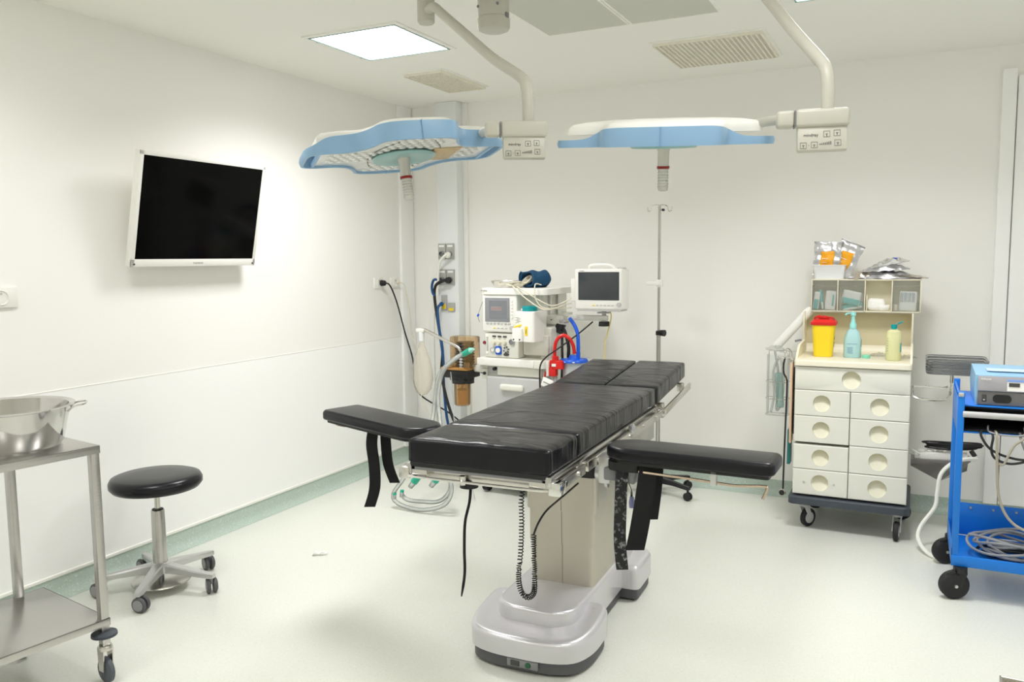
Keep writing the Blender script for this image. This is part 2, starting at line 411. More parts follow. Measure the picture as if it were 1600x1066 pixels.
# ------------------------------------------------------------------ ceiling: lights, grilles, laminar panels, hub
def ceiling_light(cx, cy, label, power):
    t = thing('ceiling_light', label, 'light', (cx, cy, ZC), 0, 'square ceiling lights')
    b = B(); o = 0.305; i = 0.278
    for x0, x1, y0, y1 in ((-o, o, -o, -i), (-o, o, i, o), (-o, -i, -i, i), (i, o, -i, i)): b.b2(x0, x1, y0, y1, -0.008, 0.0, bev=0.001)
    b.done('frame', m_ceil, t)
    b = B()
    for x0, x1, y0, y1 in ((-i, i, -i, -i + .008), (-i, i, i - .008, i), (-i, -i + .008, -i, i), (i - .008, i, -i, i)): b.b2(x0, x1, y0, y1, -0.010, -0.001)
    b.done('edge_profile', m_tealframe, t)
    b = B(); b.b2(-i + .008, i - .008, -i + .008, i - .008, -0.007, -0.002); b.done('diffuser', m_diff, t)
    la = bpy.data.lights.new('panel_light', 'AREA'); la.shape = 'SQUARE'; la.size = 0.53; la.energy = LAMP_W * power; la.color = (1, 0.998, 1.0); la.spread = math.radians(138)
    lo = bpy.data.objects.new('panel_light', la); C.objects.link(lo); lo.location = (0, 0, -0.012); lo.parent = t
    for sx in (-1, 1):
        for sy in (-0.7, 0.7):
            B().cyl((sx * 0.283, sy * 0.283, -0.012), (sx * 0.283, sy * 0.283, -0.006), 0.006, n=10).done('screw', m_alu, t)
    return t
ceiling_light(-2.69, 3.87, 'bright square ceiling light panel above the wall screen and left surgical lamp', 1.55)
ceiling_light(-0.27, 3.90, 'square ceiling light panel whose far edge just shows above the right lamp arm', 1.65)
for k, (x, y) in enumerate(((-2.69, 1.9), (-0.27, 1.9), (-2.69, 0.0), (-0.27, 0.0), (1.4, 3.0), (1.4, 0.6))):
    ceiling_light(x, y, 'square ceiling light panel overhead, %s' % ('left of the table end', 'right of the table end', 'at the near left corner of the room', 'directly above the viewpoint', 'over the right side of the room', 'at the near right corner of the room')[k], (.68, .38, .68, .40, .36, .45)[k])

def grille(cx, cy, wx, wy, nb, label):
    t = thing('ceiling_grille', label, 'vent', (cx, cy, ZC), 0, 'ceiling air grilles')
    B().b2(-wx / 2, wx / 2, -wy / 2, wy / 2, -0.002, -0.0005).done('backing', m_dark, t)
    b = B(); f = 0.022
    for x0, x1, y0, y1 in ((-wx / 2 - f, wx / 2 + f, -wy / 2 - f, -wy / 2), (-wx / 2 - f, wx / 2 + f, wy / 2, wy / 2 + f), (-wx / 2 - f, -wx / 2, -wy / 2, wy / 2), (wx / 2, wx / 2 + f, -wy / 2, wy / 2)):
        b.b2(x0, x1, y0, y1, -0.006, 0, bev=0.001)
    b.done('frame', m_ceil, t)
    b = B()
    for k in range(nb + 1):
        x = -wx / 2 + wx * k / nb; b.b2(x - 0.0045, x + 0.0045, -wy / 2, wy / 2, -0.024, -0.003)
    n2 = int(wy / 0.026)
    for k in range(n2 + 1):
        y = -wy / 2 + wy * k / n2; b.b2(-wx / 2, wx / 2, y - 0.0035, y + 0.0035, -0.022, -0.003)
    b.done('grid', m_gril, t)
grille(-2.862, 4.86, 0.28, 0.58, 11, 'narrow ceiling air grille between the bright light panel and the back wall')
grille(-1.066, 4.90, 0.585, 0.59, 22, 'wide ceiling air grille above the right surgical lamp')
for x0, x1, lab in ((-1.807, -1.362, 'left grey perforated clean air panel in the ceiling beside the hub'), (-1.344, -0.90, 'right grey perforated clean air panel in the ceiling behind the lamp arm')):
    t = thing('air_panel', lab, 'vent', ((x0 + x1) / 2, 3.27, ZC), 0, 'perforated ceiling air panels')
    hw = (x1 - x0) / 2
    B().b2(-hw, hw, -0.9, 0.9, -0.004, 0).done('perforated_sheet', m_perf, t)
    b = B()
    for s in (-1, 1): b.b2(s * hw - 0.004, s * hw + 0.004, -0.9, 0.9, -0.007, 0)
    b.b2(-hw, hw, 0.896, 0.904, -0.007, 0); b.done('edge_strip', m_ceil, t)

HUB = (-1.655, 3.22)
HUBOBJ = t = thing('ceiling_hub', 'cream cylindrical ceiling hub carrying the surgical lamp arms', 'lamp mount', (*HUB, ZC))
B().lathe([(0, 0), (0.068, 0), (0.068, -0.165), (0.066, -0.168), (0.066, -0.172), (0.070, -0.175), (0.070, -0.21), (0.064, -0.222), (0.05, -0.228), (0, -0.229)]).done('housing', m_lampw, t)
for sx in (-1, 1): B().cyl((0.045 * sx, -0.05, -0.13), (0.047 * sx, -0.056, -0.13), 0.006, n=10).done('screw', m_grey, t)
b = B(); b.b2(0.065, 0.072, -0.02, 0.0, -0.18, -0.16); b.done('latch', m_grey, t)

# ------------------------------------------------------------------ surgical lamps
def lamp(name, label, head, rot, box, elbow, block=0.125, blen=0.26, tanrefl=False, dip=0.215, yb=0):
    t = thing(name, label, 'surgical lamp', head)
    H = Vector(head)
    L = lambda p: Vector(p) - H
    q = [(.345, .0), (.345, .085), (.305, .112), (.20, .112), (block + .025, .165), (block, blen), (0, blen + .012)]
    q = q + [(-x, y) for x, y in q[-2::-1]] ; q = q + [(x, -y) for x, y in q[-2:0:-1]]
    O = chaikin(q, 3)
    R = tuple(math.radians(a) for a in rot)
    # white upper shell
    def clip(pts, a): return [(max(-a, min(a, x)), y) for x, y in pts]
    O2 = inset(O, 0.012); 
    rings = []
    for f, z in ((1, 0.010), (1, 0.022), (0.985, 0.034), (0.94, 0.043), (0.80, 0.050), (0.5, 0.056), (0.1, 0.057)):
        rings.append([(x * f, y * f, z) for x, y in clip(O2, 0.305)])
    B().loft(rings).done('upper_shell', m_white, t, rot=R)
    # blue rim, low at the handle ends and high over the middle lobes
    N = len(O); zt = lambda x, y: -0.006 + 0.034 / (1 + math.exp((abs(x) - dip) / 0.016))
    zb = lambda x, y: -0.030
    In = inset(O, 0.010); b = B(); V = []
    for (x, y), (u, v) in zip(O, In):
        V.append([(x, y, zb(x, y)), (x * 1.01, y * 1.01, (zb(x, y) + zt(x, y)) / 2), (x, y, zt(x, y)), (u, v, zt(x, y)), (u, v, zb(x, y))])
    b.loft(V + [V[0]], False, False); bmesh.ops.remove_doubles(b.bm, verts=b.bm.verts[:], dist=1e-5)
    rim = b.done('rim', m_lblue, t, rot=R)
    for s in (-1, 1): B().b2(s * 0.300 - 0.004, s * 0.300 + 0.004, -0.10, 0.10, -0.029, -0.016).done('handle_divider', m_lblue, rim)
    for sg in (-1, 1): B().b2(-.0012, .0012, sg * (blen + .004) - .012, sg * (blen + .004) + .012, -.031, .028).done('rim_seam', m_lblue, rim)
    # underside window
    pl = [(x, y, -0.022) for x, y in clip(inset(O, 0.010), 0.297)]
    face = B().loft([pl, [(x, y, z + 0.008) for x, y, z in pl]]).done('lens_face', m_refl, t, rot=R)
    b = B(); rnd = random.Random(3)
    for i in range(-9, 10):
        for j in range(-8, 9):
            x = i * 0.03 + (j % 2) * 0.015; y = j * 0.028
            ok = (abs(x) < 0.27 and abs(y) < 0.08) or (abs(x) < block - 0.02 and abs(y) < blen - 0.03)
            if ok and math.hypot(x, y) > 0.10 and not (tanrefl and .08 < x < .2 and abs(y) < .11): b.lathe([(0.013, 0), (0.009, 0.003), (0, 0.004)], (x, y, -0.0225), 8, M=Matrix.Scale(-1, 4, (0, 0, 1)))
    o = b.done('reflector_cells', m_refl, face); o['kind'] = 'stuff'
    b = B()
    for sg in (-1, 1):
        b.tube([(sg * .06, -.2, -.0225), (sg * .105, -.1, -.0225), (sg * .12, 0, -.0225), (sg * .105, .1, -.0225), (sg * .075, .2, -.0225)], 0.0022, 5)
    b.done('lens_seam', m_gink, face)
    if tanrefl: B().b2(0.09, 0.19, -0.085, 0.10, -0.0245, -0.0222, bev=0.001).done('tan_reflection', m_tan, face)  # warm reflection on the lens, painted as a thin tan patch
    B().lathe([(0.022, -0.024), (0.105, -0.026), (0.112, -0.032), (0.105, -0.038), (0.06, -0.040), (0.035, -0.034), (0.022, -0.034)]).done('handle_ring', m_aquaring, t, rot=R)
    hd = B().lathe([(0, -0.02), (0.030, -0.02), (0.028, -0.045), (0.024, -0.055), (0.0235, -0.115), (0, -0.115)], n=24).done('sterile_handle', m_hand, t, rot=R); hd.scale = (.8, .8, .86)
    B().lathe([(0.0, -0.112), (0.026, -0.112), (0.026, -0.122), (0, -0.122)], n=24).done('red_band', mat('dark_red_band', (0.28, 0.01, 0.01), 0.4), hd)
    pr = [(0, -0.12), (0.022, -0.12)]
    for k in range(7): z = -0.126 - k * 0.011; pr += [(0.023, z), (0.0205, z - 0.005)]
    pr += [(0.02, -0.205), (0.012, -0.208), (0, -0.208)]
    B().lathe(pr, n=24).done('grip', m_hand2, hd)
    # joint arm from the head to the control box, the box and its panel
    bx = L(box); yaw = math.radians(yb); ax = Vector((math.cos(yaw), math.sin(yaw), 0))
    e0 = (Euler(R).to_matrix() @ Vector((0.28, 0, 0.028)))
    b = B(); b.tube([e0, e0.lerp(bx - ax * 0.09, .5) + Vector((0, 0, .004)), bx - ax * 0.09 + Vector((0, 0, 0.002))], 0.015, 12, sm=3); b.done('joint_arm', m_lampw, t)
    M = Matrix.Translation(bx) @ Matrix.Rotation(yaw, 4, 'Z')
    hs = B().box((-0.082, 0, 0), (0.05, 0.05, 0.048), bev=0.010, seg=3).box((0.02, 0, 0), (0.148, 0.056, 0.052), bev=0.010, seg=3).done('control_housing', m_lampw, t, loc=bx, rot=(0, 0, yaw))
    b = B(); b.box((-0.0555, 0, 0), (0.0035, 0.048, 0.046)); b.done('joint_gap', m_grey, hs)
    tilt = math.radians(-10)
    pn = B().box((0.02, -0.010, -0.058), (0.138, 0.028, 0.078), rot=(tilt, 0, 0), bev=0.006).done('control_panel', m_lampw, hs)
    yf = -0.0297
    Mx = Matrix.Translation((0.02, -0.010, -0.058)) @ Matrix.Rotation(tilt, 4, 'X')
    def on(px, pz): p = Mx @ Vector((px, -0.0146, pz - .004)); return p
    lettering('mindray', 0.0125, m_ink, pn, on(-0.052, 0.006), (PI / 2 + tilt, 0, 0))
    b = B()
    def ring(cx, cz, s):
        for d in ((-s, 0, .001, 2 * s), (s, 0, .001, 2 * s), (0, -s, 2 * s, .001), (0, s, 2 * s, .001)):
            b.box(on(cx + d[0], cz + d[1]), (max(d[2], .0012), .0008, max(d[3], .0012)), rot=(tilt, 0, 0))
    for cx, cz in ((0.012, 0.012), (0.040, 0.014), (-0.052, -0.02), (-0.022, -0.019), (0.042, -0.015)):
        ring(cx, cz, 0.0085); b.box(on(cx, cz), (.006, .0008, .0025), rot=(tilt, 0, 0)); b.box(on(cx, cz - .003), (.0025, .0008, .006), rot=(tilt, 0, 0))
    for k in range(7): b.box(on(-0.006 + k * 0.0048, -0.018 + k * 0.0005), (.0034, .0008, .004 + k * .001), rot=(tilt, 0, 0))
    b.box(on(-0.037, -0.02), (.002, .0008, .002), rot=(tilt, 0, 0))
    b.done('button_symbols', m_gink, pn)
    # spring arm with a vertical foot and an elbow collar below the ceiling
    E = L(elbow); d = (bx - E); dh = Vector((d.x, d.y, 0)); u = dh.normalized()
    foot = bx + Vector((0, 0, 0.022)) + ax * 0.035
    p = [foot, foot + Vector((0, 0, 0.06)), foot + Vector((0, 0, 0.115)) - u * 0.012]
    q0 = E + u * 0.19 + Vector((0, 0, -.055)); q1 = E + u * 0.09 + Vector((0, 0, -.001))
    p += [foot + Vector((0, 0, 0.155)) - u * 0.05, p[-1].lerp(q0, 0.35), p[-1].lerp(q0, 0.7), q0, q1, E]
    B().tube(p, 0.0185, 14, sm=6).done('spring_arm', m_lampw, t)
    B().lathe([(0, -0.045), (0.03, -0.045), (0.036, -0.038), (0.036, 0.055), (0.034, 0.058), (0.036, 0.061), (0.036, ZC - elbow[2] - 0.085)], tuple(E), 24).done('elbow_collar', m_lampw, t)
    hv = Vector((*HUB, ZC)); e_ = Vector((elbow[0], elbow[1], ZC)) - hv
    B().tube([e_ + Vector((0, 0, -.058)), e_ * .5 + Vector((0, 0, -.058)), Vector((0, 0, -.058))], 0.028, 14, sm=3).lathe([(0, -.085), (.034, -.085), (.036, -.08), (.036, -.034), (.034, -.03), (0, -.03)], tuple(e_), 24).done('extension_arm', m_lampw, HUBOBJ)
    return t
lamp('surgical_lamp', 'left blue rimmed surgical lamp tilted to show its bright underside', (-1.605, 2.42, 1.985), (-6, -5, 48), (-1.177, 2.450, 2.020), (-1.853, 2.993, 2.620), tanrefl=True, dip=.30, yb=30)
lamp('surgical_lamp', 'right blue rimmed surgical lamp seen edge on beside the back wall', (-0.76, 2.70, 2.0), (8, 1, 14), (-0.277, 2.580, 1.999), (-0.662, 3.104, 2.620), block=0.17, blen=0.24, yb=12)

# ------------------------------------------------------------------ wall screen
t = thing('wall_screen', 'large black flat screen in a white frame on the left wall', 'screen', (-3.51, 3.315, 1.87))
R = (0, math.radians(12), 0)
hy, hz = 0.435, 0.295
b = B(); b.b2(-0.035, 0.0, -hy, hy, -hz, hz, bev=0.003); b.b2(-0.06, -0.03, -hy + .05, hy - .05, -hz + .03, hz - .1, bev=0.01); b.done('casing', m_white, t, rot=R)
b = B()
for a0, a1, z0, z1 in ((-hy, hy, -hz, -hz + .04), (-hy, hy, hz - .022, hz), (-hy, -hy + .022, -hz, hz), (hy - .022, hy, -hz, hz)): b.b2(-0.001, 0.006, a0, a1, z0, z1, bev=0.002)
fr = b.done('frame', m_white, t, rot=R)
B().b2(-0.001, 0.002, -hy + .02, hy - .02, -hz + .038, hz - .02).done('display', m_screen, t, rot=R)
lettering('THOMSON', 0.014, m_gink, fr, (0.0062, 0.0, -hz + .013), (PI / 2, 0, PI / 2), align='CENTER')
for s in (-1, 1): B().b2(0.0055, 0.0068, s * (hy - .02) - .006, s * (hy - .02) + .006, -hz + .010, -hz + .018).done('indicator', m_ink, fr)
b = B(); b.b2(-0.145, -0.13, -0.28, 0.28, -0.08, 0.08, bev=0.003); b.b2(-0.13, -0.055, -0.05, 0.05, -0.05, 0.05); b.done('wall_bracket', m_white, t)

# ------------------------------------------------------------------ sockets on the left wall
def socket_plate(y0, y1, z0, z1, label, plug=None):
    t = thing('wall_socket', label, 'socket', (XL, (y0 + y1) / 2, (z0 + z1) / 2))
    h, v = (y1 - y0) / 2, (z1 - z0) / 2
    B().b2(0, 0.012, -h, h, -v, v, bev=0.003).done('plate', m_white, t)
    s = min(v * 0.75, h * 0.8)
    B().lathe([(s, 0), (s, 0.003), (s * 0.9, 0.004), (s * 0.86, -0.003), (0, -0.004)], (0.0125, 0, 0), 24, M=Matrix.Rotation(PI / 2, 4, 'Y')).done('socket_well', m_strip, t)
    for k in (-1, 1): B().cyl((0.0, k * s * .42, 0), (0.0105, k * s * .42, 0), s * .12, n=10).done('hole', m_ink, t)
    B().cyl((0.0, 0, s * .5), (0.018, 0, s * .5), s * .1, n=10).done('earth_pin', m_alu, t)
    return t
socket_plate(2.19, 2.344, 1.407, 1.499, 'white wall socket at the left edge, level with the bottom of the wall screen')
socket_plate(5.085, 5.20, 1.392, 1.473, 'left of two white wall sockets near the back corner, with black plug')
socket_plate(5.30, 5.415, 1.386, 1.468, 'right of two white wall sockets near the back corner, with cream cable')
t = thing('power_cable', 'black power cable hanging from the left back corner socket', 'cable', (XL, 5.17, 1.43))
B().cyl((0.013, 0.0, 0), (0.045, 0.0, 0), 0.024, 0.02).done('plug', m_rubber, t)
B().tube([(0.04, 0, 0), (0.07, 0.03, -0.02), (0.07, 0.12, -0.16), (0.05, 0.25, -0.4), (0.045, 0.36, -0.62), (0.1, 0.33, -0.88), (0.5, 0.20, -1.02), (0.85, 0.05, -1.18)], 0.006, 8).done('cord', m_rubber, t)
t = thing('earth_cable', 'thin cream cable hanging from the right back corner socket', 'cable', (XL, 5.38, 1.43))
B().cyl((0.013, 0, 0), (0.035, 0, 0), 0.012, 0.008).done('plug', m_cable, t)
B().tube([(0.035, 0, 0), (0.07, 0.02, -0.03), (0.08, 0.06, -0.2), (0.085, 0.09, -0.42), (0.16, 0.08, -0.60), (0.25, -0.05, -0.9), (0.5, -0.15, -1.15), (0.62, -0.2, -1.34)], 0.004, 8).done('cord', m_cable, t)

# ------------------------------------------------------------------ medical gas duct on the back wall
t = thing('service_duct', 'tall white vertical service duct on the back wall near the corner', 'duct', (-3.255, 5.55, 0.1))
B().b2(-0.094, 0.096, -0.05, 0.05, 0, ZC - 0.1, bev=0.008).done('channel', m_cool, t)
for sx in (-1, 1): B().b2(sx * .085 - .003, sx * .085 + .003, -0.0515, -0.0495, 0.01, ZC - .11).done('edge_rib', m_white, t)
def outlet(x0, x1, z0, z1, label, round_=True, yellow=False):
    t = thing('gas_outlet', label, 'outlet', ((x0 + x1) / 2, 5.50, (z0 + z1) / 2), 0, 'outlets on the service duct')
    h, v = (x1 - x0) / 2, (z1 - z0) / 2
    B().b2(-h, h, -0.014, 0, -v, v, bev=0.003).done('plate', m_socket, t)
    B().b2(-h * .7, h * .7, -0.0155, -0.0135, (v * .55 if not yellow else -v * .8), v * .8 if not yellow else -v * .2).done('label_strip', m_yel if yellow else m_paper, t)
    if round_:
        B().lathe([(0, 0), (h * .6, 0), (h * .6, .012), (h * .4, .02), (h * .4, .004), (0, .004)], (0, -0.014, -v * .3), 20, M=Matrix.Rotation(PI / 2, 4, 'X')).done('port', m_grey, t)
    return t
outlet(-3.331, -3.264, 1.606, 1.727, 'upper left grey gas outlet on the white duct')
outlet(-3.256, -3.190, 1.606, 1.727, 'upper right grey gas outlet with the white plug')
outlet(-3.331, -3.264, 1.409, 1.528, 'lower left grey gas outlet where the white hose ends')
outlet(-3.256, -3.190, 1.409, 1.528, 'lower right grey gas outlet with the black plug')
outlet(-3.311, -3.262, 1.209, 1.329, 'small grey outlet with yellow strip and blue hose', False, True)
outlet(-3.252, -3.192, 1.201, 1.269, 'lowest small grey outlet with yellow lower half', False, True)
def hose(name, label, pts, r, m, plug=None, cat='hose', n=8):
    p0 = Vector(pts[0]); t = thing(name, label, cat, p0)
    B().tube([Vector(p) - p0 for p in pts], r, n).done('tubing', m, t)
    if plug:
        d, l, pr, pm = plug; B().cyl((0, 0, 0), Vector(d) * l, pr, pr * .8, n=14).done('plug', pm, t)
    return t
hose('gas_hose', 'white gas hose looping from the upper right duct outlet', [(-3.222, 5.45, 1.638), (-3.24, 5.43, 1.63), (-3.285, 5.43, 1.58), (-3.305, 5.44, 1.50), (-3.31, 5.44, 1.40), (-3.315, 5.44, 1.38)], 0.011, m_wcable, ((0, -.5, 0), 0.03, 0.026, m_wcable))
hose('gas_hose', 'black gas hose running down the duct behind the absorber', [(-3.222, 5.46, 1.445), (-3.26, 5.43, 1.44), (-3.325, 5.43, 1.40), (-3.335, 5.43, 1.30), (-3.30, 5.42, 1.10), (-3.255, 5.40, 0.90), (-3.24, 5.36, 0.7), (-3.1, 5.28, 0.4), (-2.9, 5.2, 0.2), (-2.7, 5.15, 0.06)], 0.012, m_rubber, ((0, -1, 0), 0.03, 0.026, m_rubber))
hose('gas_hose', 'dark blue gas hose hanging down the white duct', [(-3.29, 5.46, 1.26), (-3.31, 5.43, 1.22), (-3.285, 5.41, 1.05), (-3.245, 5.39, 0.85), (-3.235, 5.38, 0.6), (-3.16, 5.33, 0.3), (-2.95, 5.27, 0.1)], 0.011, m_hose, ((0, -.5, 0), 0.03, 0.018, m_hose))
hose('drain_tube', 'thin clear tube running down the left edge of the duct', [(-3.345, 5.46, 1.2), (-3.355, 5.45, 1.1), (-3.355, 5.45, 0.6), (-3.33, 5.44, 0.12)], 0.005, m_tube)
hose('gas_hose', 'blue gas hose loop beside the lower left duct outlet', [(-3.30, 5.46, 1.44), (-3.33, 5.42, 1.45), (-3.352, 5.42, 1.40), (-3.345, 5.42, 1.345), (-3.325, 5.42, 1.33)], 0.010, m_hose)

# ------------------------------------------------------------------ operating table
OX, OY, RZ = -1.345, 3.2, 2.0
T = thing('operating_table', 'black padded operating table on a silver pedestal in the room centre', 'operating table', (OX, OY, 0), RZ)
_c, _s = math.cos(math.radians(RZ)), math.sin(math.radians(RZ))
def W(x, y, z): dx, dy = x - OX, y - OY; return (dx * _c + dy * _s, -dx * _s + dy * _c, z)
U0 = -0.040; PW = 0.277; ZT = 0.955
# pedestal base
def ccw(q): return q if sum(q[i - 1][0] * q[i][1] - q[i][0] * q[i - 1][1] for i in range(len(q))) > 0 else q[::-1]
def corners(q, d=.03, it=2):
    """keep straight runs, rounding only the last d metres before each corner"""
    o = []
    for i in range(len(q)):
        a, b_, c = Vector(q[i - 1]), Vector(q[i]), Vector(q[(i + 1) % len(q)])
        da = min(d, (a - b_).length * .45); dc = min(d, (c - b_).length * .45)
        p0 = b_ + (a - b_).normalized() * da; p1 = b_ + (c - b_).normalized() * dc
        for k in range(5): t_ = k / 4; o.append(tuple(p0 * (1 - t_) ** 2 + b_ * 2 * t_ * (1 - t_) + p1 * t_ ** 2))
    return o
FOOTF = corners(ccw([(.262, -.11), (.264, -.33), (.222, -.445), (.11, -.483), (-.11, -.483), (-.222, -.445), (-.264, -.33), (-.262, -.11)]), .07)
FOOTR = corners(ccw([(.258, .33), (.258, .58), (.20, .63), (-.20, .63), (-.258, .58), (-.258, .33)]), .035)
SPINE = corners(ccw([(.178, -.16), (.172, -.30), (.10, -.352), (-.10, -.352), (-.172, -.30), (-.178, -.16), (-.178, .53), (-.13, .60), (.13, .60), (.178, .53)]), .04)
for q, n1, n2 in ((FOOTF, 'front_skirt', 'front_base_foot'), (FOOTR, 'rear_skirt', 'rear_base_foot'), (SPINE, 'spine_skirt', None)):
    B().prism(inset(q, .012), .012, .066, 0).done(n1, m_skirt, T)
    if n2: B().prism(inset(q, .03), 0.0, .014, 0).done(n2, m_rubber, T)
rings = []
for k in range(6):
    a = k / 5 * PI / 2; Q = inset(FOOTF, 0.024 * (1 - math.cos(a))); h = .120 + .022 * math.sin(a)
    rings.append([(x, y, h + .040 * max(0, min(1, (y + .47) / .36)) ** 1.3) for x, y in Q])
for f, dz in ((.06, -.004), (.10, -.006)):
    Q = inset(FOOTF, .024 + f * .5); rings.append([(x, y, .142 + dz + .040 * max(0, min(1, (y + .47) / .36)) ** 1.3) for x, y in Q])
B().loft([[(x, y, .062) for x, y in FOOTF]] + rings).done('front_cover', m_silver, T)
B().prism(FOOTR, .062, .172, .022).done('rear_cover', m_silver, T)
B().prism(SPINE, .062, .208, .016).done('spine_cover', m_silver, T)
b = B(); b.box((0.02, -.4765, 0.042), (.13, .012, .032), bev=.003); sp = b.done('socket_plate', m_grey, T)
B().box((-0.01, -.484, 0.043), (.036, .006, .022), bev=.002).done('mains_inlet', m_ink, sp)
B().cyl((.045, -.480, .043), (.045, -.487, .043), .011).done('green_switch', mat('dark_green_switch', (0.01, .09, .04), .3), sp)
# telescopic column
CU = 0.022
for k, (hw, y0, y1, z0, z1) in enumerate(((.142, -.055, .325, .20, .40), (.150, -.062, .332, .385, .545), (.158, -.070, .340, .53, .70))):
    B().prism(rrect(CU - hw, CU + hw, y0, y1, 0.022), z0, z1).done('column_sleeve', m_column, T)
b = B(); b.box((CU + .005, -.0555, .30), (.0015, .002, .19)); b.box((CU + .005, -.0625, .46), (.0015, .002, .155)); b.box((CU + .005, -.0705, .615), (.0015, .002, .165)); b.done('column_seam', m_gink, T)
for hw, y0, y1, z in ((.148, -.0605, .330, .390), (.156, -.0685, .338, .535)):
    B().prism(rrect(CU - hw, CU + hw, y0, y1, 0.022), z - .007, z - .003).done('sleeve_shadow', m_lgrey, T)  # grey band stands in for the shadow line under each sleeve
b = B(); b.box((CU + .159, .02, .62), (.004, .11, .12)); b.done('side_plate', m_steel, T)
B().prism(rrect(CU - .166, CU + .166, -.085, .35, 0.03), .69, .775).done('bellows', m_black, T)
# supporting frame
b = B()
for s in (-1, 1): b.b2(U0 + s * .19 - .02, U0 + s * .19 + .02, -.70, .70, .785, .845, bev=.004)
for y in (-.69, -.42, .0, .35, .70): b.b2(U0 - .235, U0 + .235, y - .02, y + .02, .79, .835, bev=.003)
b.b2(U0 - .22, U0 + .22, -.2, .45, .76, .80, bev=.01)
b.done('frame', m_steel, T)
B().b2(U0 - PW + .008, U0 + PW - .008, -.735, .725, .838, .856, bev=.004).done('platform', m_black, T)
def bar(name, u, v0, v1, z0, z1, w=.012, nb=4, m=m_steel):
    o = B().b2(u - w / 2, u + w / 2, v0, v1, z0, z1, bev=.002).done(name, m, T)
    for k in range(nb):
        v = v0 + (v1 - v0) * (k + .5) / nb; s = 1 if u > 0 else -1
        B().cyl((u, v, (z0 + z1) / 2), (u + s * (w / 2 + .006), v, (z0 + z1) / 2), .009, n=12).done('bolt', m_chrome, o)
    return o
for s in (-1, 1):
    bar('head_rail', U0 + s * .302, -.735, -.445, .795, .833, .012, 2)
    bar('side_rail', U0 + s * .302, -.415, .715, .795, .833, .012, 5)
    for y in (-.715, -.47, -.40, -.05, .3, .69): B().b2(min(U0 + s * .20, U0 + s * .297), max(U0 + s * .20, U0 + s * .297), y - .016, y + .016, .800, .828, bev=.003).done('rail_bracket', m_steel, T)
    B().b2(min(U0 + s * .262, U0 + s * .285), max(U0 + s * .262, U0 + s * .285), -.735, .715, .808, .85, bev=.003).done('frame_side', m_brush, T)
    b = B(); b.b2(min(U0 + s * .286, U0 + s * .293), max(U0 + s * .286, U0 + s * .293), .10, .62, .71, .80, bev=.003); b.done('side_cover', m_brush, T)
    b = B(); b.b2(U0 + s * .281, U0 + s * .287, .55, .64, .71, .77); b.done('side_cover_gap', m_black, T)
B().tube([(U0 - .285, -.715, .805), (U0 - .27, -.757, .803), (U0, -.762, .803), (U0 + .25, -.757, .803), (U0 + .285, -.715, .805)], .0055, 8).done('front_handle_bar', m_chrome, T)
b = B(); b.b2(U0 - .25, U0 + .25, -.752, -.742, .828, .838); b.done('front_edge_bar', m_grey, T)
B().b2(U0 - .315, U0 - .27, -.76, -.70, .79, .835, bev=.006).done('head_joint', m_steel, T)
B().b2(U0 + .275, U0 + .318, -.76, -.70, .787, .833, bev=.004).done('head_joint', m_chrome, T)
B().cyl((U0 - .05, -.69, .80), (U0 - .05, -.69, .772), .03, .034, 24).done('head_lock_knob', m_black, T)
B().cyl((U0 - .055, -.73, .822), (U0 - .055, -.73, .79), .012, n=12).done('head_pin', m_chrome, T)
# clamp of the right armboard and small knob
b = B(); b.b2(.27, .318, -.31, -.22, .74, .845, bev=.006); b.cyl((.25, -.26, .77), (.36, -.26, .77), .030, n=20); b.cyl((.30, -.29, .755), (.30, -.29, .725), .012); b.done('arm_clamp', m_alu, T)
B().cyl((.335, -.27, .80), (.335, -.275, .66), .011, n=14).done('clamp_lever', m_steel, T)
b = B(); b.tube([(.36, -.26, .77), (.39, -.275, .72), (.395, -.28, .69)], .005, 8); lv = b.done('release_lever', m_chrome, T)
B().lathe([(0, -.025), (.010, -.022), (.012, 0), (.008, .02), (0, .024)], (.396, -.28, .672), 14).done('lever_grip', mat('lilac_grip', (.42, .42, .75), .35), lv)
B().lathe([(0, -.02), (.009, -.02), (.021, -.012), (.022, .0), (.010, .008), (0, .008)], (U0 + .315, .17, .845), 18, M=Matrix.Rotation(PI / 2, 4, 'Y')).done('rail_knob', m_alu, T)
# cushions
def cushion(name, u0, u1, v0, v1, z0, z1, seed, crown=.010, M=None, wr=.0022, n=18):
    return B().pad(((u0 + u1) / 2, (v0 + v1) / 2, (z0 + z1) / 2), ((u1 - u0) / 2, (v1 - v0) / 2, (z1 - z0) / 2), .014, crown, n, seed, wr, M).done(name, m_leather, T, ang=60)
cushion('head_cushion', U0 - PW, U0 + PW, -.735, -.447, .864, ZT, 1)
cushion('back_cushion', U0 - PW, U0 + PW, -.444, .722, .864, ZT, 2, n=26)
LM = Matrix.Translation((0, .725, .853)) @ Matrix.Rotation(math.radians(4.5), 4, 'X') @ Matrix.Translation((0, -.725, -.853))
cushion('leg_cushion', U0 - PW, U0 - .004, .727, 1.385, .864, ZT, 3, .006, LM, .0012)
cushion('leg_cushion', U0 + .004, U0 + PW, .727, 1.395, .864, ZT, 4, .006, LM, .0012)
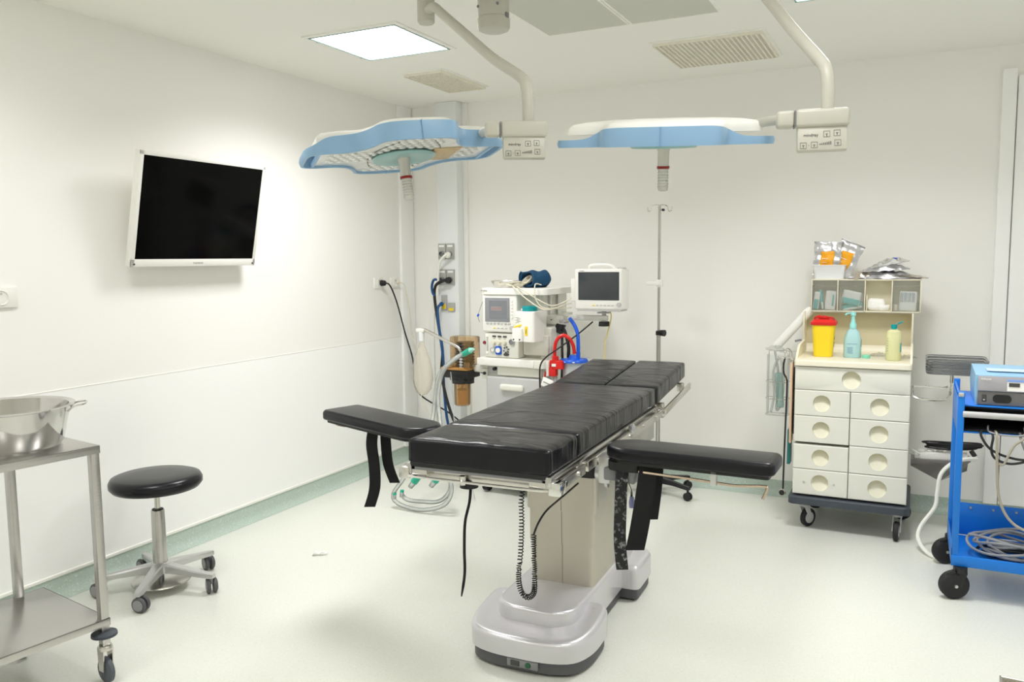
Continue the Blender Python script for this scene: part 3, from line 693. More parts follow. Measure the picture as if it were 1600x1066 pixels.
for s in (-1, 1):
    a = U0 + s * .03; c = U0 + s * .26
    B().b2(min(a, c), max(a, c), .735, 1.34, .836, .852, bev=.003).xf(LM).done('leg_plate', m_steel, T)
    B().b2(U0 + s * .302 - .006, U0 + s * .302 + .006, .735, 1.39, .785, .820, bev=.002).xf(LM).done('leg_rail', m_steel, T)
    for y in (.80, 1.26): B().b2(min(c, U0 + s * .296), max(c, U0 + s * .296), y - .016, y + .016, .80, .845, bev=.003).xf(LM).done('leg_bracket', m_steel, T)
    B().cyl((U0 + s * .29, .715, .82), (U0 + s * .325, .715, .82), .016).done('leg_hinge', m_chrome, T)
# armboards: pads, plates, rods
def armboard(p0, p1, wd, z, tip):
    P0 = Vector(W(*p0, z)); P1 = Vector(W(*p1, z)); d = P1 - P0; L = d.length; a = math.atan2(d.y, d.x)
    h = wd / 2
    O = corners(ccw([(0, -h * .45), (.075, -h), (L, -h), (L, h), (.075, h), (0, h * .5)]), .035); rings = []
    for k in range(5):
        t_ = k / 4 * PI / 2; rings.append([(x, y, -.048 + .012 - .012 * math.cos(t_) + 0) for x, y in inset(O, .012 * (1 - math.sin(t_)))])
    for k in range(6):
        t_ = k / 5 * PI / 2; rings.append([(x, y, -.020 + .020 * math.sin(t_)) for x, y in inset(O, .020 * (1 - math.cos(t_)))])
    o = B().loft(rings).done('armboard_pad', m_arm, T, loc=P0, rot=(0, 0, a))
    B().prism(inset(O, .02), -.062, -.047).done('armboard_plate', m_black, T, loc=P0, rot=(0, 0, a))
    return P0, a, L
P0, a, L = armboard((-1.03, 2.93), (-.40, 2.915), .20, .900, 1)
B().prism(chaikin([(.02, -.065), (.14, -.07), (.16, 0), (.14, .07), (.02, .065), (.0, 0)], 2), -.095, -.062).done('armboard_joint', m_black, T, loc=P0, rot=(0, 0, a))
b = B(); b.box((.02, -.03, -.115), (.05, .04, .05), bev=.008); b.box((.10, -.03, -.105), (.05, .05, .07), rot=(0, .2, 0), bev=.006); b.done('armboard_hinge', m_grey, T, loc=P0, rot=(0, 0, a))
B().tube([(.14, -.06, -.088), (.35, -.065, -.092), (.48, -.07, -.096), (.535, -.072, -.092), (.585, -.075, -.086), (.605, -.078, -.09), (.592, -.085, -.128)], .0052, 8).done('armboard_rod', m_copper, T, loc=P0, rot=(0, 0, a))
B().box((.42, -.07, -.078), (.022, .02, .052), bev=.002).done('rod_clip', m_alu, T, loc=P0, rot=(0, 0, a))
pr0, pra = P0, a
P0, a, L = armboard((-1.80, 2.895), (-2.475, 3.135), .215, .900, 1)
b = B(); b.box((.03, 0, -.085), (.14, .10, .05), bev=.008); b.done('armboard_joint', m_black, T, loc=P0, rot=(0, 0, a))
B().tube([(.46, .03, -.062), (.56, .045, -.068), (.60, .055, -.072), (.655, .06, -.07), (.66, .045, -.068), (.60, .01, -.062)], .0052, 8).done('armboard_rod', m_copper, T, loc=P0, rot=(0, 0, a))
B().box((.475, .03, -.064), (.022, .024, .026), bev=.002).done('rod_clip', m_alu, T, loc=P0, rot=(0, 0, a))
def strap(pts, wv, m=m_strap, th=.005): 
    pts = [W(*p) for p in pts]; w0 = Vector(W(OX + wv[0], OY + wv[1], wv[2]))
    return B().ribbon(pts, w0, th).done('arm_strap', m, T)
strap([(-2.15, 2.955, .845), (-2.153, 2.945, .78), (-2.145, 2.95, .68), (-2.147, 2.95, .58), (-2.17, 2.94, .495)], (.045, .022, 0))
strap([(-2.115, 3.0, .84), (-2.115, 3.0, .78), (-2.112, 3.01, .68), (-2.085, 3.02, .595)], (.042, .02, 0))
strap([(-.855, 2.88, .845), (-.862, 2.87, .77), (-.877, 2.87, .67), (-.892, 2.87, .58), (-.906, 2.87, .51)], (.062, .030, 0), th=.01)
strap([(-.835, 2.90, .845), (-.842, 2.90, .74), (-.856, 2.90, .625)], (.05, .025, 0))
strap([(-.955, 2.90, .83), (-.955, 2.86, .78), (-.960, 2.86, .66), (-.962, 2.86, .54), (-.952, 2.86, .43)], (.040, .020, 0), m_wornstrap, .012)
# hanging straps and the coiled remote cord
B().tube([W(-1.40, 2.50, .80), W(-1.40, 2.49, .74), W(-1.42, 2.49, .66), W(-1.425, 2.49, .56), W(-1.425, 2.49, .47), W(-1.44, 2.49, .38)], lambda t: .0055 if t < .9 else .0055 - .03 * (t - .9), 8).done('hanging_cord', m_strap, T)
pts = [W(-1.29, 2.72, .78), W(-1.295, 2.70, .70), W(-1.295, 2.70, .60), W(-1.30, 2.70, .50), W(-1.31, 2.70, .40), W(-1.30, 2.70, .345), W(-1.275, 2.70, .325), W(-1.248, 2.70, .345), W(-1.243, 2.70, .40), W(-1.25, 2.71, .50), W(-1.255, 2.72, .565)]
P = smooth_path(pts, 40); hl = []; up = Vector((1, 0, 0)); acc = 0
for i, p in enumerate(P[:-1]):
    tn = (P[i + 1] - p); acc += tn.length; tn.normalize(); aa = (up - tn * up.dot(tn)).normalized(); up = aa; bb = tn.cross(aa)
    ph = 2 * PI * acc / (.013 if acc < .33 else .0085)
    hl.append(p + aa * .0095 * math.cos(ph) + bb * .0095 * math.sin(ph))
B().tube(hl, .0023, 5, sm=0).done('remote_cord', m_black, T)
B().tube([P[-1], W(-1.25, 2.75, .60), W(-1.235, 2.80, .64), W(-1.225, 2.95, .66), W(-1.225, 3.10, .67)], .004, 6).done('cord_end', m_black, T)
B().box(W(-1.50, 3.12, .665), (.03, .05, .07), bev=.004).done('cord_holder', m_white, T)

for o in T.children:
    if o.name.split('.')[0] in ('frame', 'platform', 'head_rail', 'side_rail', 'rail_bracket', 'frame_side', 'side_cover', 'side_cover_gap', 'front_handle_bar', 'front_edge_bar', 'head_joint', 'head_lock_knob', 'head_pin', 'rail_knob', 'leg_plate', 'leg_rail', 'leg_bracket', 'leg_hinge'): o.location.z += .015
    if o.name.split('.')[0] in ('front_handle_bar', 'front_edge_bar', 'head_joint'): o.location.y += .02

# ------------------------------------------------------------------ anaesthesia machine
A = thing('anaesthesia_machine', 'cream anaesthesia machine with grey screen in the back left corner', 'anaesthesia machine', (-2.39, 4.86, 0), -3)
def bx(name, x0, x1, y0, y1, z0, z1, m, p=A, bev=.006, seg=3): return B().b2(x0, x1, y0, y1, z0, z1, bev=bev, seg=seg).done(name, m, p)
bx('cabinet', -.22, .22, .03, .56, .10, .89, m_offw)
bx('base', -.26, .26, -.02, .60, .07, .14, m_lgrey, bev=.02)
for x in (-.22, .22):
    for y in (.03, .55):
        w_ = B().cyl((x - .018, y, .055), (x + .018, y, .055), .05, n=24).done('caster', m_rubber, A)
        B().cyl((x - .02, y, .055), (x + .02, y, .055), .02).done('caster_hub', m_lgrey, w_)
bx('drawer_gap', -.205, .215, .027, .035, .825, .885, m_lgrey, bev=.002)
bx('upper_drawer', -.12, .21, .005, .04, .822, .882, m_offw)
dr = bx('drawer', -.205, .21, -.002, .04, .50, .812, m_lgrey, bev=.012)
B().pad((0.0, -.012, .745), (.088, .018, .022), .016).done('drawer_pull', m_offw, dr)
bx('lower_drawer', -.205, .21, -.002, .04, .16, .49, m_lgrey, bev=.012)
B().cyl((-.145, .004, .862), (-.145, .03, .862), .012).done('lock', m_black, A)
# work tray
B().prism(rrect(-.262, .262, -.02, .50, .05), .885, .94, .008).done('work_tray', m_offw, A)
bx('tray_front', -.262, .172, -.026, .0, .888, .937, m_white, bev=.004)
# tower, control panel and display head
bx('tower', -.225, .17, .10, .50, .93, 1.375, m_offw, bev=.01)
bx('tower_side_rail', .165, .188, .20, .225, .94, 1.37, m_alu, bev=.002)
bx('tower_side_rail', .165, .188, .32, .345, .94, 1.37, m_alu, bev=.002)
cp = bx('control_panel', -.212, .05, -.002, .12, .942, 1.108, m_offw, bev=.008)
dp = bx('display_head', -.222, .045, -.012, .12, 1.114, 1.368, m_white, bev=.012)
bx('screen', -.198, -.008, -.0145, -.01, 1.185, 1.345, m_gscreen, dp, bev=.001)
bx('screen_window', -.165, -.03, -.0152, -.014, 1.205, 1.325, mat('screen_grey', (.20, .21, .23), .2), dp, bev=0)  # inner grey also lightened for reflections on the display
sb = bx('screen_box', -.152, -.068, -.0158, -.0148, 1.258, 1.288, mat('screen_pink', (.30, .26, .26), .3), dp, bev=0)
bx('screen_bar', -.145, -.075, -.0162, -.0154, 1.270, 1.276, mat('screen_rose', (.36, .20, .20), .3), dp, bev=0)
for k in range(7): bx('soft_key', -.19 + k * .028, -.172 + k * .028, -.017, -.012, 1.168, 1.18, m_lgrey, dp, bev=.002)
for k in range(6): bx('side_key', .003, .017, -.017, -.012, 1.21 + k * .022, 1.224 + k * .022, m_strip, dp, bev=.002)
for k in range(4): bx('function_key', -.135 + k * .03, -.118 + k * .03, -.016, -.012, 1.140, 1.146, m_yel if k == 0 else m_lgrey, dp, bev=.001)
B().cyl((.012, -.03, 1.145), (.012, -.012, 1.145), .015, n=20).done('dial', m_lgrey, dp)
bx('flow_tube', -.195, -.185, -.006, 0, .985, 1.075, m_lgrey, cp, bev=.002)
bx('flow_tube_end', -.199, -.181, -.008, 0, 1.078, 1.095, m_strip, cp, bev=.002)
bx('flow_tube_end', -.199, -.181, -.008, 0, .965, .98, m_strip, cp, bev=.002)
for k in range(3):
    x = -.135 + k * .041
    bx('readout', x - .014, x + .014, -.006, 0, 1.080, 1.091, m_ink, cp, bev=.001)
    kb = B().lathe([(0, .022), (.011, .022), (.013, .004), (.016, 0)], (x, -.002, 1.045), 16, M=Matrix.Rotation(PI / 2, 4, 'X')).done('flow_knob', m_cable, cp)
    bx('knob_mark', x - .011, x - .005, -.012, -.004, 1.048, 1.054, m_mblue if k == 1 else m_cable, cp, bev=0)
    bx('caption', x - .006, x + .006, -.0035, -.0015, 1.068, 1.071, m_gink, cp, bev=0)
def gauge(x, z, r, m, inner):
    g = B().lathe([(0, .004), (r * .8, .004), (r * .85, .01), (r, .008), (r, 0)], (x, -.002, z), 24, M=Matrix.Rotation(PI / 2, 4, 'X')).done('gauge', m, cp)
    B().cyl((x, -.004, z), (x, -.0075, z), r * .75, n=20).done('gauge_face', inner, g)
gauge(.003, 1.053, .022, m_alu, m_grey)
gauge(-.148, .995, .018, m_lgrey, m_paper)
o = B().prism(rrect(-.125, -.078, .962, 1.020, .010), 0, .008, .002).xf(Matrix(((1, 0, 0, 0), (0, 0, -1, -.002), (0, 1, 0, 0), (0, 0, 0, 1)))).done('blue_port', m_mblue, cp)
B().cyl((-.101, -.009, .993), (-.101, -.018, .993), .017, n=20).done('port_dial', m_paper, o)
for k in range(6):
    an = k * PI / 3 + .3; x = -.042 + .019 * math.cos(an); z = .997 + .019 * math.sin(an)
    B().box((x, -.005, z), (.010, .006, .008), rot=(0, -an, 0), bev=.001).done('selector_key', m_ink, cp)
B().cyl((-.042, -.002, .997), (-.042, -.012, .997), .011, n=16).done('selector_dial', m_lgrey, cp)
B().lathe([(0, 0), (.021, 0), (.021, .006), (0, .006)], (-.042, -.002, .966), 20, sy=.5, M=Matrix.Rotation(PI / 2, 4, 'X')).done('selector_plate', m_ink, cp)
B().lathe([(0, .03), (.010, .03), (.013, .02), (.011, 0)], (-.212, .02, 1.04), 16, M=Matrix.Rotation(PI / 2, 4, 'X')).done('oxygen_flush_button', mat('maroon_button', (.22, .01, .02), .35), A)
B().tube([(-.215, .02, 1.36), (-.24, .0, 1.28), (-.255, -.01, 1.22), (-.245, -.01, 1.18)], .002, 6).done('sensor_wire', m_gcable, A)
B().box((-.255, -.01, 1.225), (.012, .012, .018), rot=(0, .6, 0), bev=.002).done('sensor_clip', m_mblue, A)
# top shelf
B().prism(rrect(-.245, .27, -.02, .52, .06), 1.368, 1.41, .006).done('top_shelf', m_white, A)
lettering('mindray', .016, m_gink, A, (-.228, -.0212, 1.388), (PI / 2, 0, 0))
# vaporiser
vp = B().prism(rrect(.06, .205, -.075, .12, .02), 1.065, 1.262, .006).done('vaporiser', m_white, A)
B().prism(rrect(.052, .125, -.098, -.02, .012), 1.068, 1.155, .008).done('vaporiser_filler', m_white, vp)
B().lathe([(0, 0), (.050, 0), (.053, .01), (.050, .028), (.042, .033), (0, .033)], (.135, .0, 1.262), 32).done('vaporiser_dial', m_teal, vp)
bx('vaporiser_mark', .10, .108, -.054, -.048, 1.268, 1.28, m_paper, vp, bev=0)
bx('vaporiser_label', .138, .158, -.0765, -.074, 1.105, 1.165, m_yel, vp, bev=0)
lettering('MAC', .014, m_ink, vp, (.152, -.0768, 1.118), (PI / 2, -PI / 2, 0))
B().tube([(.066, -.085, 1.158), (.085, -.09, 1.166), (.115, -.07, 1.174)], .006, 6).done('vaporiser_stripe', m_yel, vp)
b = B()
for k in range(5): b.box((.083 + (k % 2) * .012, -.0757, 1.222 - k * .008), (.028, .001, .002))
b.done('vaporiser_print', m_gink, vp)
for x in (.07, .115): B().cyl((x - .004, -.099, 1.08), (x - .004, -.094, 1.08), .006, n=10).done('vaporiser_screw', m_ink, vp)
bx('vaporiser_mount', .05, .24, .06, .16, .96, 1.10, m_offw, bev=.01)
bx('side_tower', .17, .25, .08, .46, .93, 1.15, m_offw, bev=.012)
# monitor arm
bx('arm_housing', .16, .30, .17, .26, 1.11, 1.185, m_alu, bev=.004)
bx('arm_cover', .15, .30, .16, .27, 1.165, 1.225, m_offw, bev=.006)
B().cyl((.215, .158, 1.195), (.215, .152, 1.195), .004, n=8).done('arm_screw', m_ink, A)
B().cyl((.30, .215, 1.22), (.30, .215, 1.245), .04, n=20).done('arm_pivot', m_offw, A)
B().b2(.29, .60, .185, .225, 1.195, 1.23, bev=.006).done('monitor_arm', m_offw, A)
B().cyl((.575, .205, 1.16), (.575, .205, 1.19), .036, .034, 24).done('arm_knob', m_black, A)
b = B(); b.cyl((.575, .205, 1.19), (.575, .205, 1.262), .014); b.box((.575, .205, 1.248), (.08, .05, .008), bev=.002); b.done('arm_post', m_lgrey, A)
# absorber assembly with amber bellows housing, on the left side
ab = B().b2(-.42, -.14, .02, .10, .83, .88, bev=.01).done('absorber_bracket', m_offw, A); ab.location.x = -.066
bx('absorber_manifold', -.475, -.245, -.06, .10, .79, .845, m_black, ab, bev=.008)
b = B(); b.lathe([(0, .805), (.085, .80), (.086, .775), (.07, .755), (.07, .748), (0, .748)], (-.345, .02, 0), 24); b.box((-.275, .0, .775), (.05, .06, .05), bev=.006); b.done('canister_lock', m_black, ab)
B().b2(-.47, -.25, -.065, .105, .845, .862, bev=.004).done('absorber_deck', mat('amber_deck', (.42, .22, .06), .35), ab)
B().b2(-.415, -.235, -.03, .09, .862, 1.075, bev=.012).done('bellows_housing', m_amber, ab)
b = B(); pr = [(0, .87)]
for k in range(8): pr += [(.070, .872 + k * .020), (.060, .882 + k * .020)]
pr += [(.066, 1.035), (0, 1.035)]
b.lathe(pr, (-.325, .03, 0), 24); b.done('bellows', m_black, ab)
for x in (-.395, -.26): B().cyl((x, -.05, .862), (x, -.05, .90), .02, n=16).done('valve_dome', m_amber, ab)
can = B().lathe([(0, .592), (.050, .592), (.057, .60), (.059, .75), (.054, .75), (.052, .602), (0, .599)], (-.345, .02, 0), 28).done('canister', m_amber, ab)
B().lathe([(0, .602), (.047, .602), (.047, .70), (0, .715)], (-.345, .02, 0), 24).done('canister_filling', mat('amber_granules', (.78, .56, .26), .7, bump=(120, .4, ONE)), can)
B().cyl((-.345, .02, .605), (-.345, .02, .75), .008).done('canister_tube', m_cream, can)
B().b2(-.24, -.20, .0, .06, .79, .86, bev=.004).done('side_plate', m_offw, A)
b = B(); b.cyl((-.245, -.005, .832), (-.215, -.012, .832), .003, n=8); b.lathe([(0, -.012), (.01, -.008), (.012, 0), (.01, .008), (0, .012)], (-.21, -.012, .832), 12); b.done('release_knob', m_black, A)
# bag arm
B().tube([(-.325, -.02, .95), (-.33, -.03, .985), (-.36, -.03, 1.01), (-.50, -.02, 1.06), (-.62, -.01, 1.105), (-.655, -.01, 1.112)], .012, 10).done('bag_arm', m_steel, A)
B().cyl((-.325, -.02, .86), (-.325, -.02, .96), .018).done('bag_arm_post', m_lgrey, A)
B().b2(-.705, -.635, -.03, .01, 1.092, 1.120, bev=.008).done('bag_elbow', m_white, A)
B().cyl((-.665, -.01, 1.095), (-.665, -.01, 1.03), .021, .019).done('bag_connector', m_cool, A)
B().lathe([(0.018, 1.035), (.024, 1.0), (.06, .92), (.085, .83), (.088, .76), (.07, .69), (.035, .65), (0, .64)], (-.665, -.01, 0), 24, sy=.55).done('breathing_bag', m_bag, A)

for o in A.children:
    if o.name.split('.')[0] in ('bag_arm', 'bag_arm_post', 'bag_elbow', 'bag_connector', 'breathing_bag'): o.location.x = -.062
# things on and around the machine
t = thing('patient_monitor', 'white patient monitor with dark screen on an arm beside the anaesthesia machine', 'monitor', (-1.81, 4.98, 1.262), -2)
B().b2(-.166, .160, -.04, .10, .008, .272, bev=.014, seg=3).done('casing', m_white, t)
B().b2(-.138, .142, -.043, -.038, .072, .252, bev=.002).done('screen', m_mscreen, t)
B().b2(-.15, .15, -.035, .09, 0, .012, bev=.004).done('foot_rail', m_lgrey, t)
B().tube([(-.09, .03, .268), (-.08, .03, .292), (0, .03, .298), (.06, .03, .29), (.09, .03, .268)], .010, 8).done('carry_handle', m_white, t)
B().b2(.11, .155, .0, .06, .262, .28, bev=.006).done('alarm_lamp', m_lgrey, t)
B().cyl((.142, -.052, .045), (.142, -.038, .045), .014, n=20).done('dial', m_lgrey, t)
for k in range(6): B().b2(-.04 + k * .026, -.024 + k * .026, -.043, -.038, .036, .042).done('key', m_yel if k == 0 else m_lgrey, t)
lettering('mindray', .010, m_gink, t, (-.13, -.0412, .257), (PI / 2, 0, 0))
sp_ = B().b2(-.20, -.16, -.02, .08, .06, .21, bev=.006).done('side_module', m_white, t)
for k in range(4): B().cyl((-.205, 0.03, .08 + k * .036), (-.198, .03, .08 + k * .036), .008, n=12).done('connector_port', m_lgrey, sp_)
t = tag(B().lathe([(0, .006), (.09, .006), (.118, .045), (.122, .046), (.124, .043), (.094, 0), (0, 0)], (0, 0, 0), 32, sy=.6).done('kidney_dish', m_steel, None, (-2.475, 4.98, 1.411)), 'shallow steel dish on top of the anaesthesia machine', 'dish')
b = B()
def cuff(u, v):
    a = PI * 2 * u * 1.12; r = .055 + .02 * u; 
    return (-.075 + v * .15, r * 1.15 * math.cos(a) * 1.0, .058 + r * .82 * math.sin(a) + .006 * math.sin(v * 9 + a * 3))
b.sheet(cuff, 40, 10)
t = thing('pressure_cuff', 'rolled navy blood pressure cuff on top of the anaesthesia machine', 'cuff', (-2.285, 5.01, 1.412), 62)
b.done('sleeve', m_navy, t, solid=.008)
b = B()
for k in range(4):
    r = .032 - k * .003; b.tube([(-.07 + .012 * k + .03 * math.sin(a), r * math.cos(a), .052 + r * .8 * math.sin(a)) for a in [j * PI / 5 for j in range(10)]], .0045, 6, closed=True)
b.done('coiled_tubing', m_cable, t)
hose('monitor_lead', 'cream monitor lead drooping from the cuff to the patient monitor', [(-2.35, 4.95, 1.418), (-2.33, 4.83, 1.42), (-2.26, 4.80, 1.39), (-2.15, 4.80, 1.33), (-2.08, 4.83, 1.30), (-2.03, 4.93, 1.325), (-2.015, 4.985, 1.345)], .0042, m_cable, cat='cable')
hose('monitor_lead', 'cream monitor lead hanging lowest below the machine shelf', [(-2.40, 4.95, 1.418), (-2.36, 4.82, 1.425), (-2.27, 4.79, 1.36), (-2.16, 4.79, 1.29), (-2.10, 4.82, 1.275), (-2.04, 4.92, 1.30), (-2.015, 4.985, 1.31)], .0042, m_cable, cat='cable')
hose('monitor_lead', 'cream monitor lead looping over the shelf edge to the right of the cuff', [(-2.22, 4.96, 1.43), (-2.195, 4.82, 1.44), (-2.19, 4.79, 1.40), (-2.18, 4.79, 1.34), (-2.14, 4.80, 1.29), (-2.08, 4.85, 1.28), (-2.015, 4.985, 1.28)], .0042, m_cable, cat='cable')
b = B(); rnd = random.Random(5)
for k in range(4):
    c0 = (rnd.uniform(-.02, .02), rnd.uniform(-.02, .02)); r = .03 + .01 * k
    b.tube([(c0[0] + 1.5 * r * math.cos(a), c0[1] + r * math.sin(a), .008 + .007 * k + .01 * math.sin(a * 2 + k)) for a in [j * PI / 5 for j in range(10)]], .0038, 6, closed=True)
tag(b.done('coiled_lead', m_cable, None, (-2.40, 4.92, 1.413)), 'tangle of thin cream leads between the dish and the navy cuff', 'cable')

# suction unit beside the machine
t = thing('suction_jar', 'frosted suction jar with royal blue lid behind the table', 'jar', (-1.975, 4.93, .55))
B().lathe([(0, 0), (.058, 0), (.066, .01), (.076, .38), (.07, .38), (.06, .012), (0, .012)], (0, 0, 0), 32).done('jar', m_jar, t)
B().lathe([(0, .43), (.028, .425), (.035, .405), (.088, .398), (.094, .39), (.094, .380), (0, .378)], (0, 0, 0), 32).done('lid', m_mblue, t)
B().b2(-.03, .04, -.09, -.085, .384, .390).done('lid_print', m_paper, t)
B().cyl((.03, 0, .40), (.03, 0, .445), .014).done('blue_port', m_mblue, t)
B().b2(-.10, .10, .0, .11, .20, .23, bev=.005).done('holder', m_lgrey, t)
B().b2(-.02, .02, .09, .12, -.47, .40, bev=.003).done('stand_rail', m_alu, t)
B().b2(-.12, .12, -.10, .13, -.55, -.50, bev=.01).done('stand_foot', m_grey, t)
B().tube([(.04, .02, .40), (.085, .015, .41), (.11, 0, .38), (.112, 0, .34)], .007, 8).done('clear_elbow', m_tube, t)
hose('suction_hose', 'dark blue suction hose rising from the blue lidded jar', [(-1.945, 4.93, .985), (-1.945, 4.93, 1.06), (-1.955, 4.94, 1.12), (-1.985, 4.96, 1.17), (-2.03, 5.0, 1.205)], .013, m_mblue)
hose('suction_hose', 'bright red hose arching from the red valve to the jar', [(-2.085, 4.87, .945), (-2.085, 4.87, 1.02), (-2.07, 4.87, 1.075), (-2.035, 4.88, 1.105), (-1.995, 4.89, 1.09), (-1.972, 4.91, 1.04), (-1.968, 4.92, .985)], .012, m_red)
t = thing('suction_valve', 'red and white suction valve left of the blue lidded jar', 'valve', (-2.075, 4.85, .84))
b = B(); b.prism(chaikin([(-.035, -.02), (.05, -.02), (.065, .0), (.05, .03), (-.035, .03)], 1), .05, .105, .004); b.b2(-.04, .01, -.02, .03, 0.0, .06, bev=.006); b.cyl((.0, .005, .10), (.0, .005, .13), .022); b.done('body', m_red, t)
B().b2(-.052, -.036, -.03, .04, .0, .10, bev=.005).done('bracket', m_white, t)
B().b2(-.05, .05, -.04, .09, -.84, -.82, bev=.004).done('stand_foot', m_grey, t)
B().box((.0, -.022, .075), (.03, .003, .018), bev=.001).done('label', m_paper, t)
B().b2(-.03, -.005, .02, .05, -.83, .03, bev=.004).done('bracket_stem', m_lgrey, t)
hose('vacuum_line', 'black vacuum line hanging behind the red hose', [(-2.10, 5.03, 1.15), (-2.06, 4.99, 1.11), (-2.03, 4.97, 1.03), (-2.03, 4.97, .95), (-2.04, 4.99, .8)], .012, m_rubber)
hose('vacuum_line', 'thin black cord slanting from monitor arm to red valve', [(-1.87, 5.0, 1.19), (-1.95, 4.93, 1.11), (-2.05, 4.83, 1.02), (-2.12, 4.80, .965), (-2.16, 4.80, .90), (-2.165, 4.81, .75)], .005, m_rubber, cat='cable')
hose('vacuum_line', 'black hose curving down just right of the machine arm', [(-2.12, 5.03, 1.13), (-2.085, 4.99, 1.10), (-2.075, 4.97, 1.0), (-2.07, 4.96, .9), (-2.08, 4.96, .72)], .009, m_rubber)
B_ = thing('hose_clamp', 'black clamp block under the monitor arm holding the hoses', 'clamp', (-2.115, 5.03, 1.14))
B().box((0, 0, 0), (.06, .05, .07), rot=(0, .4, 0), bev=.01).done('block', m_black, B_)
B().cyl((.02, -.02, .04), (.02, -.03, .06), .014).done('screw_head', m_lgrey, B_)
hose('suction_tube', 'thin red tube hanging below the red valve', [(-2.135, 4.835, .87), (-2.145, 4.83, .80), (-2.145, 4.83, .70)], .006, m_red)
t = thing('reagent_pack', 'small white pack with black print hanging under the red valve', 'pack', (-2.11, 4.80, .80))
B().box((0, 0, 0), (.075, .012, .06), rot=(0, .35, 0), bev=.004).done('sleeve', m_paper, t)
B().box((0, -.0065, 0), (.05, .001, .006), rot=(0, .35, 0)).done('print', m_gink, t)
hose('sensor_cable', 'thin yellow cable falling from the patient monitor to the floor', [(-1.765, 5.02, 1.27), (-1.755, 5.03, 1.22), (-1.79, 5.05, 1.10), (-1.81, 5.06, 1.0), (-1.81, 5.07, .5), (-1.80, 5.07, .02)], .0045, m_ycable, cat='cable')

# breathing circuit: clear hoses with green connectors hanging behind the table
t = thing('breathing_circuit', 'clear breathing hoses with green connectors hanging behind the table head', 'breathing hose', (-2.75, 4.70, .9))
p0 = Vector((-2.75, 4.70, .9))
def rel(pts): return [Vector(p) - p0 for p in pts]
B().tube(rel([(-2.70, 4.76, .975), (-2.76, 4.70, .93), (-2.85, 4.68, .83), (-2.885, 4.68, .68), (-2.885, 4.62, .5), (-2.87, 4.40, .36), (-2.90, 4.32, .22), (-2.985, 4.30, .09), (-2.93, 4.29, .035), (-2.76, 4.28, .022), (-2.60, 4.29, .07), (-2.545, 4.30, .17), (-2.60, 4.33, .27), (-2.70, 4.36, .31), (-2.80, 4.36, .30)]), .0135, 10, sm=8).done('hose', m_tube, t)
B().tube(rel([(-2.68, 4.75, .985), (-2.78, 4.68, .90), (-2.835, 4.67, .80), (-2.85, 4.66, .66), (-2.80, 4.60, .5), (-2.70, 4.42, .38), (-2.60, 4.36, .28), (-2.58, 4.34, .16), (-2.66, 4.34, .075), (-2.80, 4.34, .055), (-2.90, 4.33, .06), (-2.93, 4.31, .10)]), .0135, 10, sm=8).done('hose', m_tube, t)
B().cyl(rel([(-2.71, 4.75, .965)])[0], rel([(-2.63, 4.72, 1.0)])[0], .018, .022, 16).done('green_connector', m_green, t)
B().cyl(rel([(-2.63, 4.72, 1.0)])[0], rel([(-2.60, 4.71, 1.012)])[0], .018, .010, 16).done('pale_tip', mat('mint_tip', (.35, .70, .60), .35), t)
for c in ((-2.815, 4.29, .195), (-2.665, 4.30, .215)):
    q0 = Vector(c) - p0
    B().cyl(q0, q0 + Vector((.036, 0, .045)), .024, .024, 16).done('green_connector', m_green, t)
    B().cyl(q0 - Vector((.03, 0, .037)), q0, .016, .020, 14).done('clear_adapter', m_tube, t)
for c in ((-2.978, 4.30, .058), (-2.92, 4.30, .082)):
    q0 = Vector(c) - p0
    B().cyl(q0, q0 + Vector((.004, 0, .033)), .013, .013, 14).done('clear_adapter', m_tube, t)
    B().cyl(q0 + Vector((.004, 0, .033)), q0 + Vector((.005, 0, .046)), .014, .012, 14).done('green_cap', m_green, t)
hose('sampling_line', 'thin clear sampling line hanging beside the clear breathing hoses', [(-2.82, 4.78, .84), (-2.80, 4.77, .68), (-2.76, 4.72, .5), (-2.68, 4.68, .35), (-2.58, 4.66, .012)], .004, m_tube)

# ------------------------------------------------------------------ IV pole
t = thing('drip_stand', 'tall chrome drip stand on a black five legged base', 'drip stand', (-1.525, 5.33, 0))
B().cyl((0, 0, .09), (0, 0, 1.10), .0145, n=20).done('outer_tube', m_brush, t)
B().cyl((0, 0, 1.08), (0, 0, 1.94), .009, n=16).done('inner_tube', m_brush, t)
B().lathe([(0, 1.085), (.02, 1.085), (.02, 1.11), (.012, 1.115), (0, 1.115)], n=20).done('collar', m_black, t)
B().cyl((.015, -.005, 1.10), (.045, -.015, 1.10), .02, .022).done('knob', m_black, t)
for s in (-1, 1):
    B().tube([(0, 0, 1.945), (s * .02, s * .01, 1.947), (s * .045, s * .02, 1.940), (s * .052, s * .022, 1.915), (s * .062, s * .026, 1.905), (s * .074, s * .030, 1.918), (s * .074, s * .030, 1.935)], .004, 8).done('hook', m_chrome, t)
B().cyl((.02, -.01, 1.915), (.035, -.015, 1.912), .008).done('hook_screw', m_black, t)
b = B(); b.box((-.035, -.015, 1.43), (.10, .02, .024), bev=.004); b.box((.005, 0, 1.43), (.04, .036, .05), bev=.006); b.done('white_clip', m_white, t)
B().lathe([(0, .12), (.032, .12), (.038, .10), (.04, .075), (0, .07)], n=20).done('hub', m_black, t)
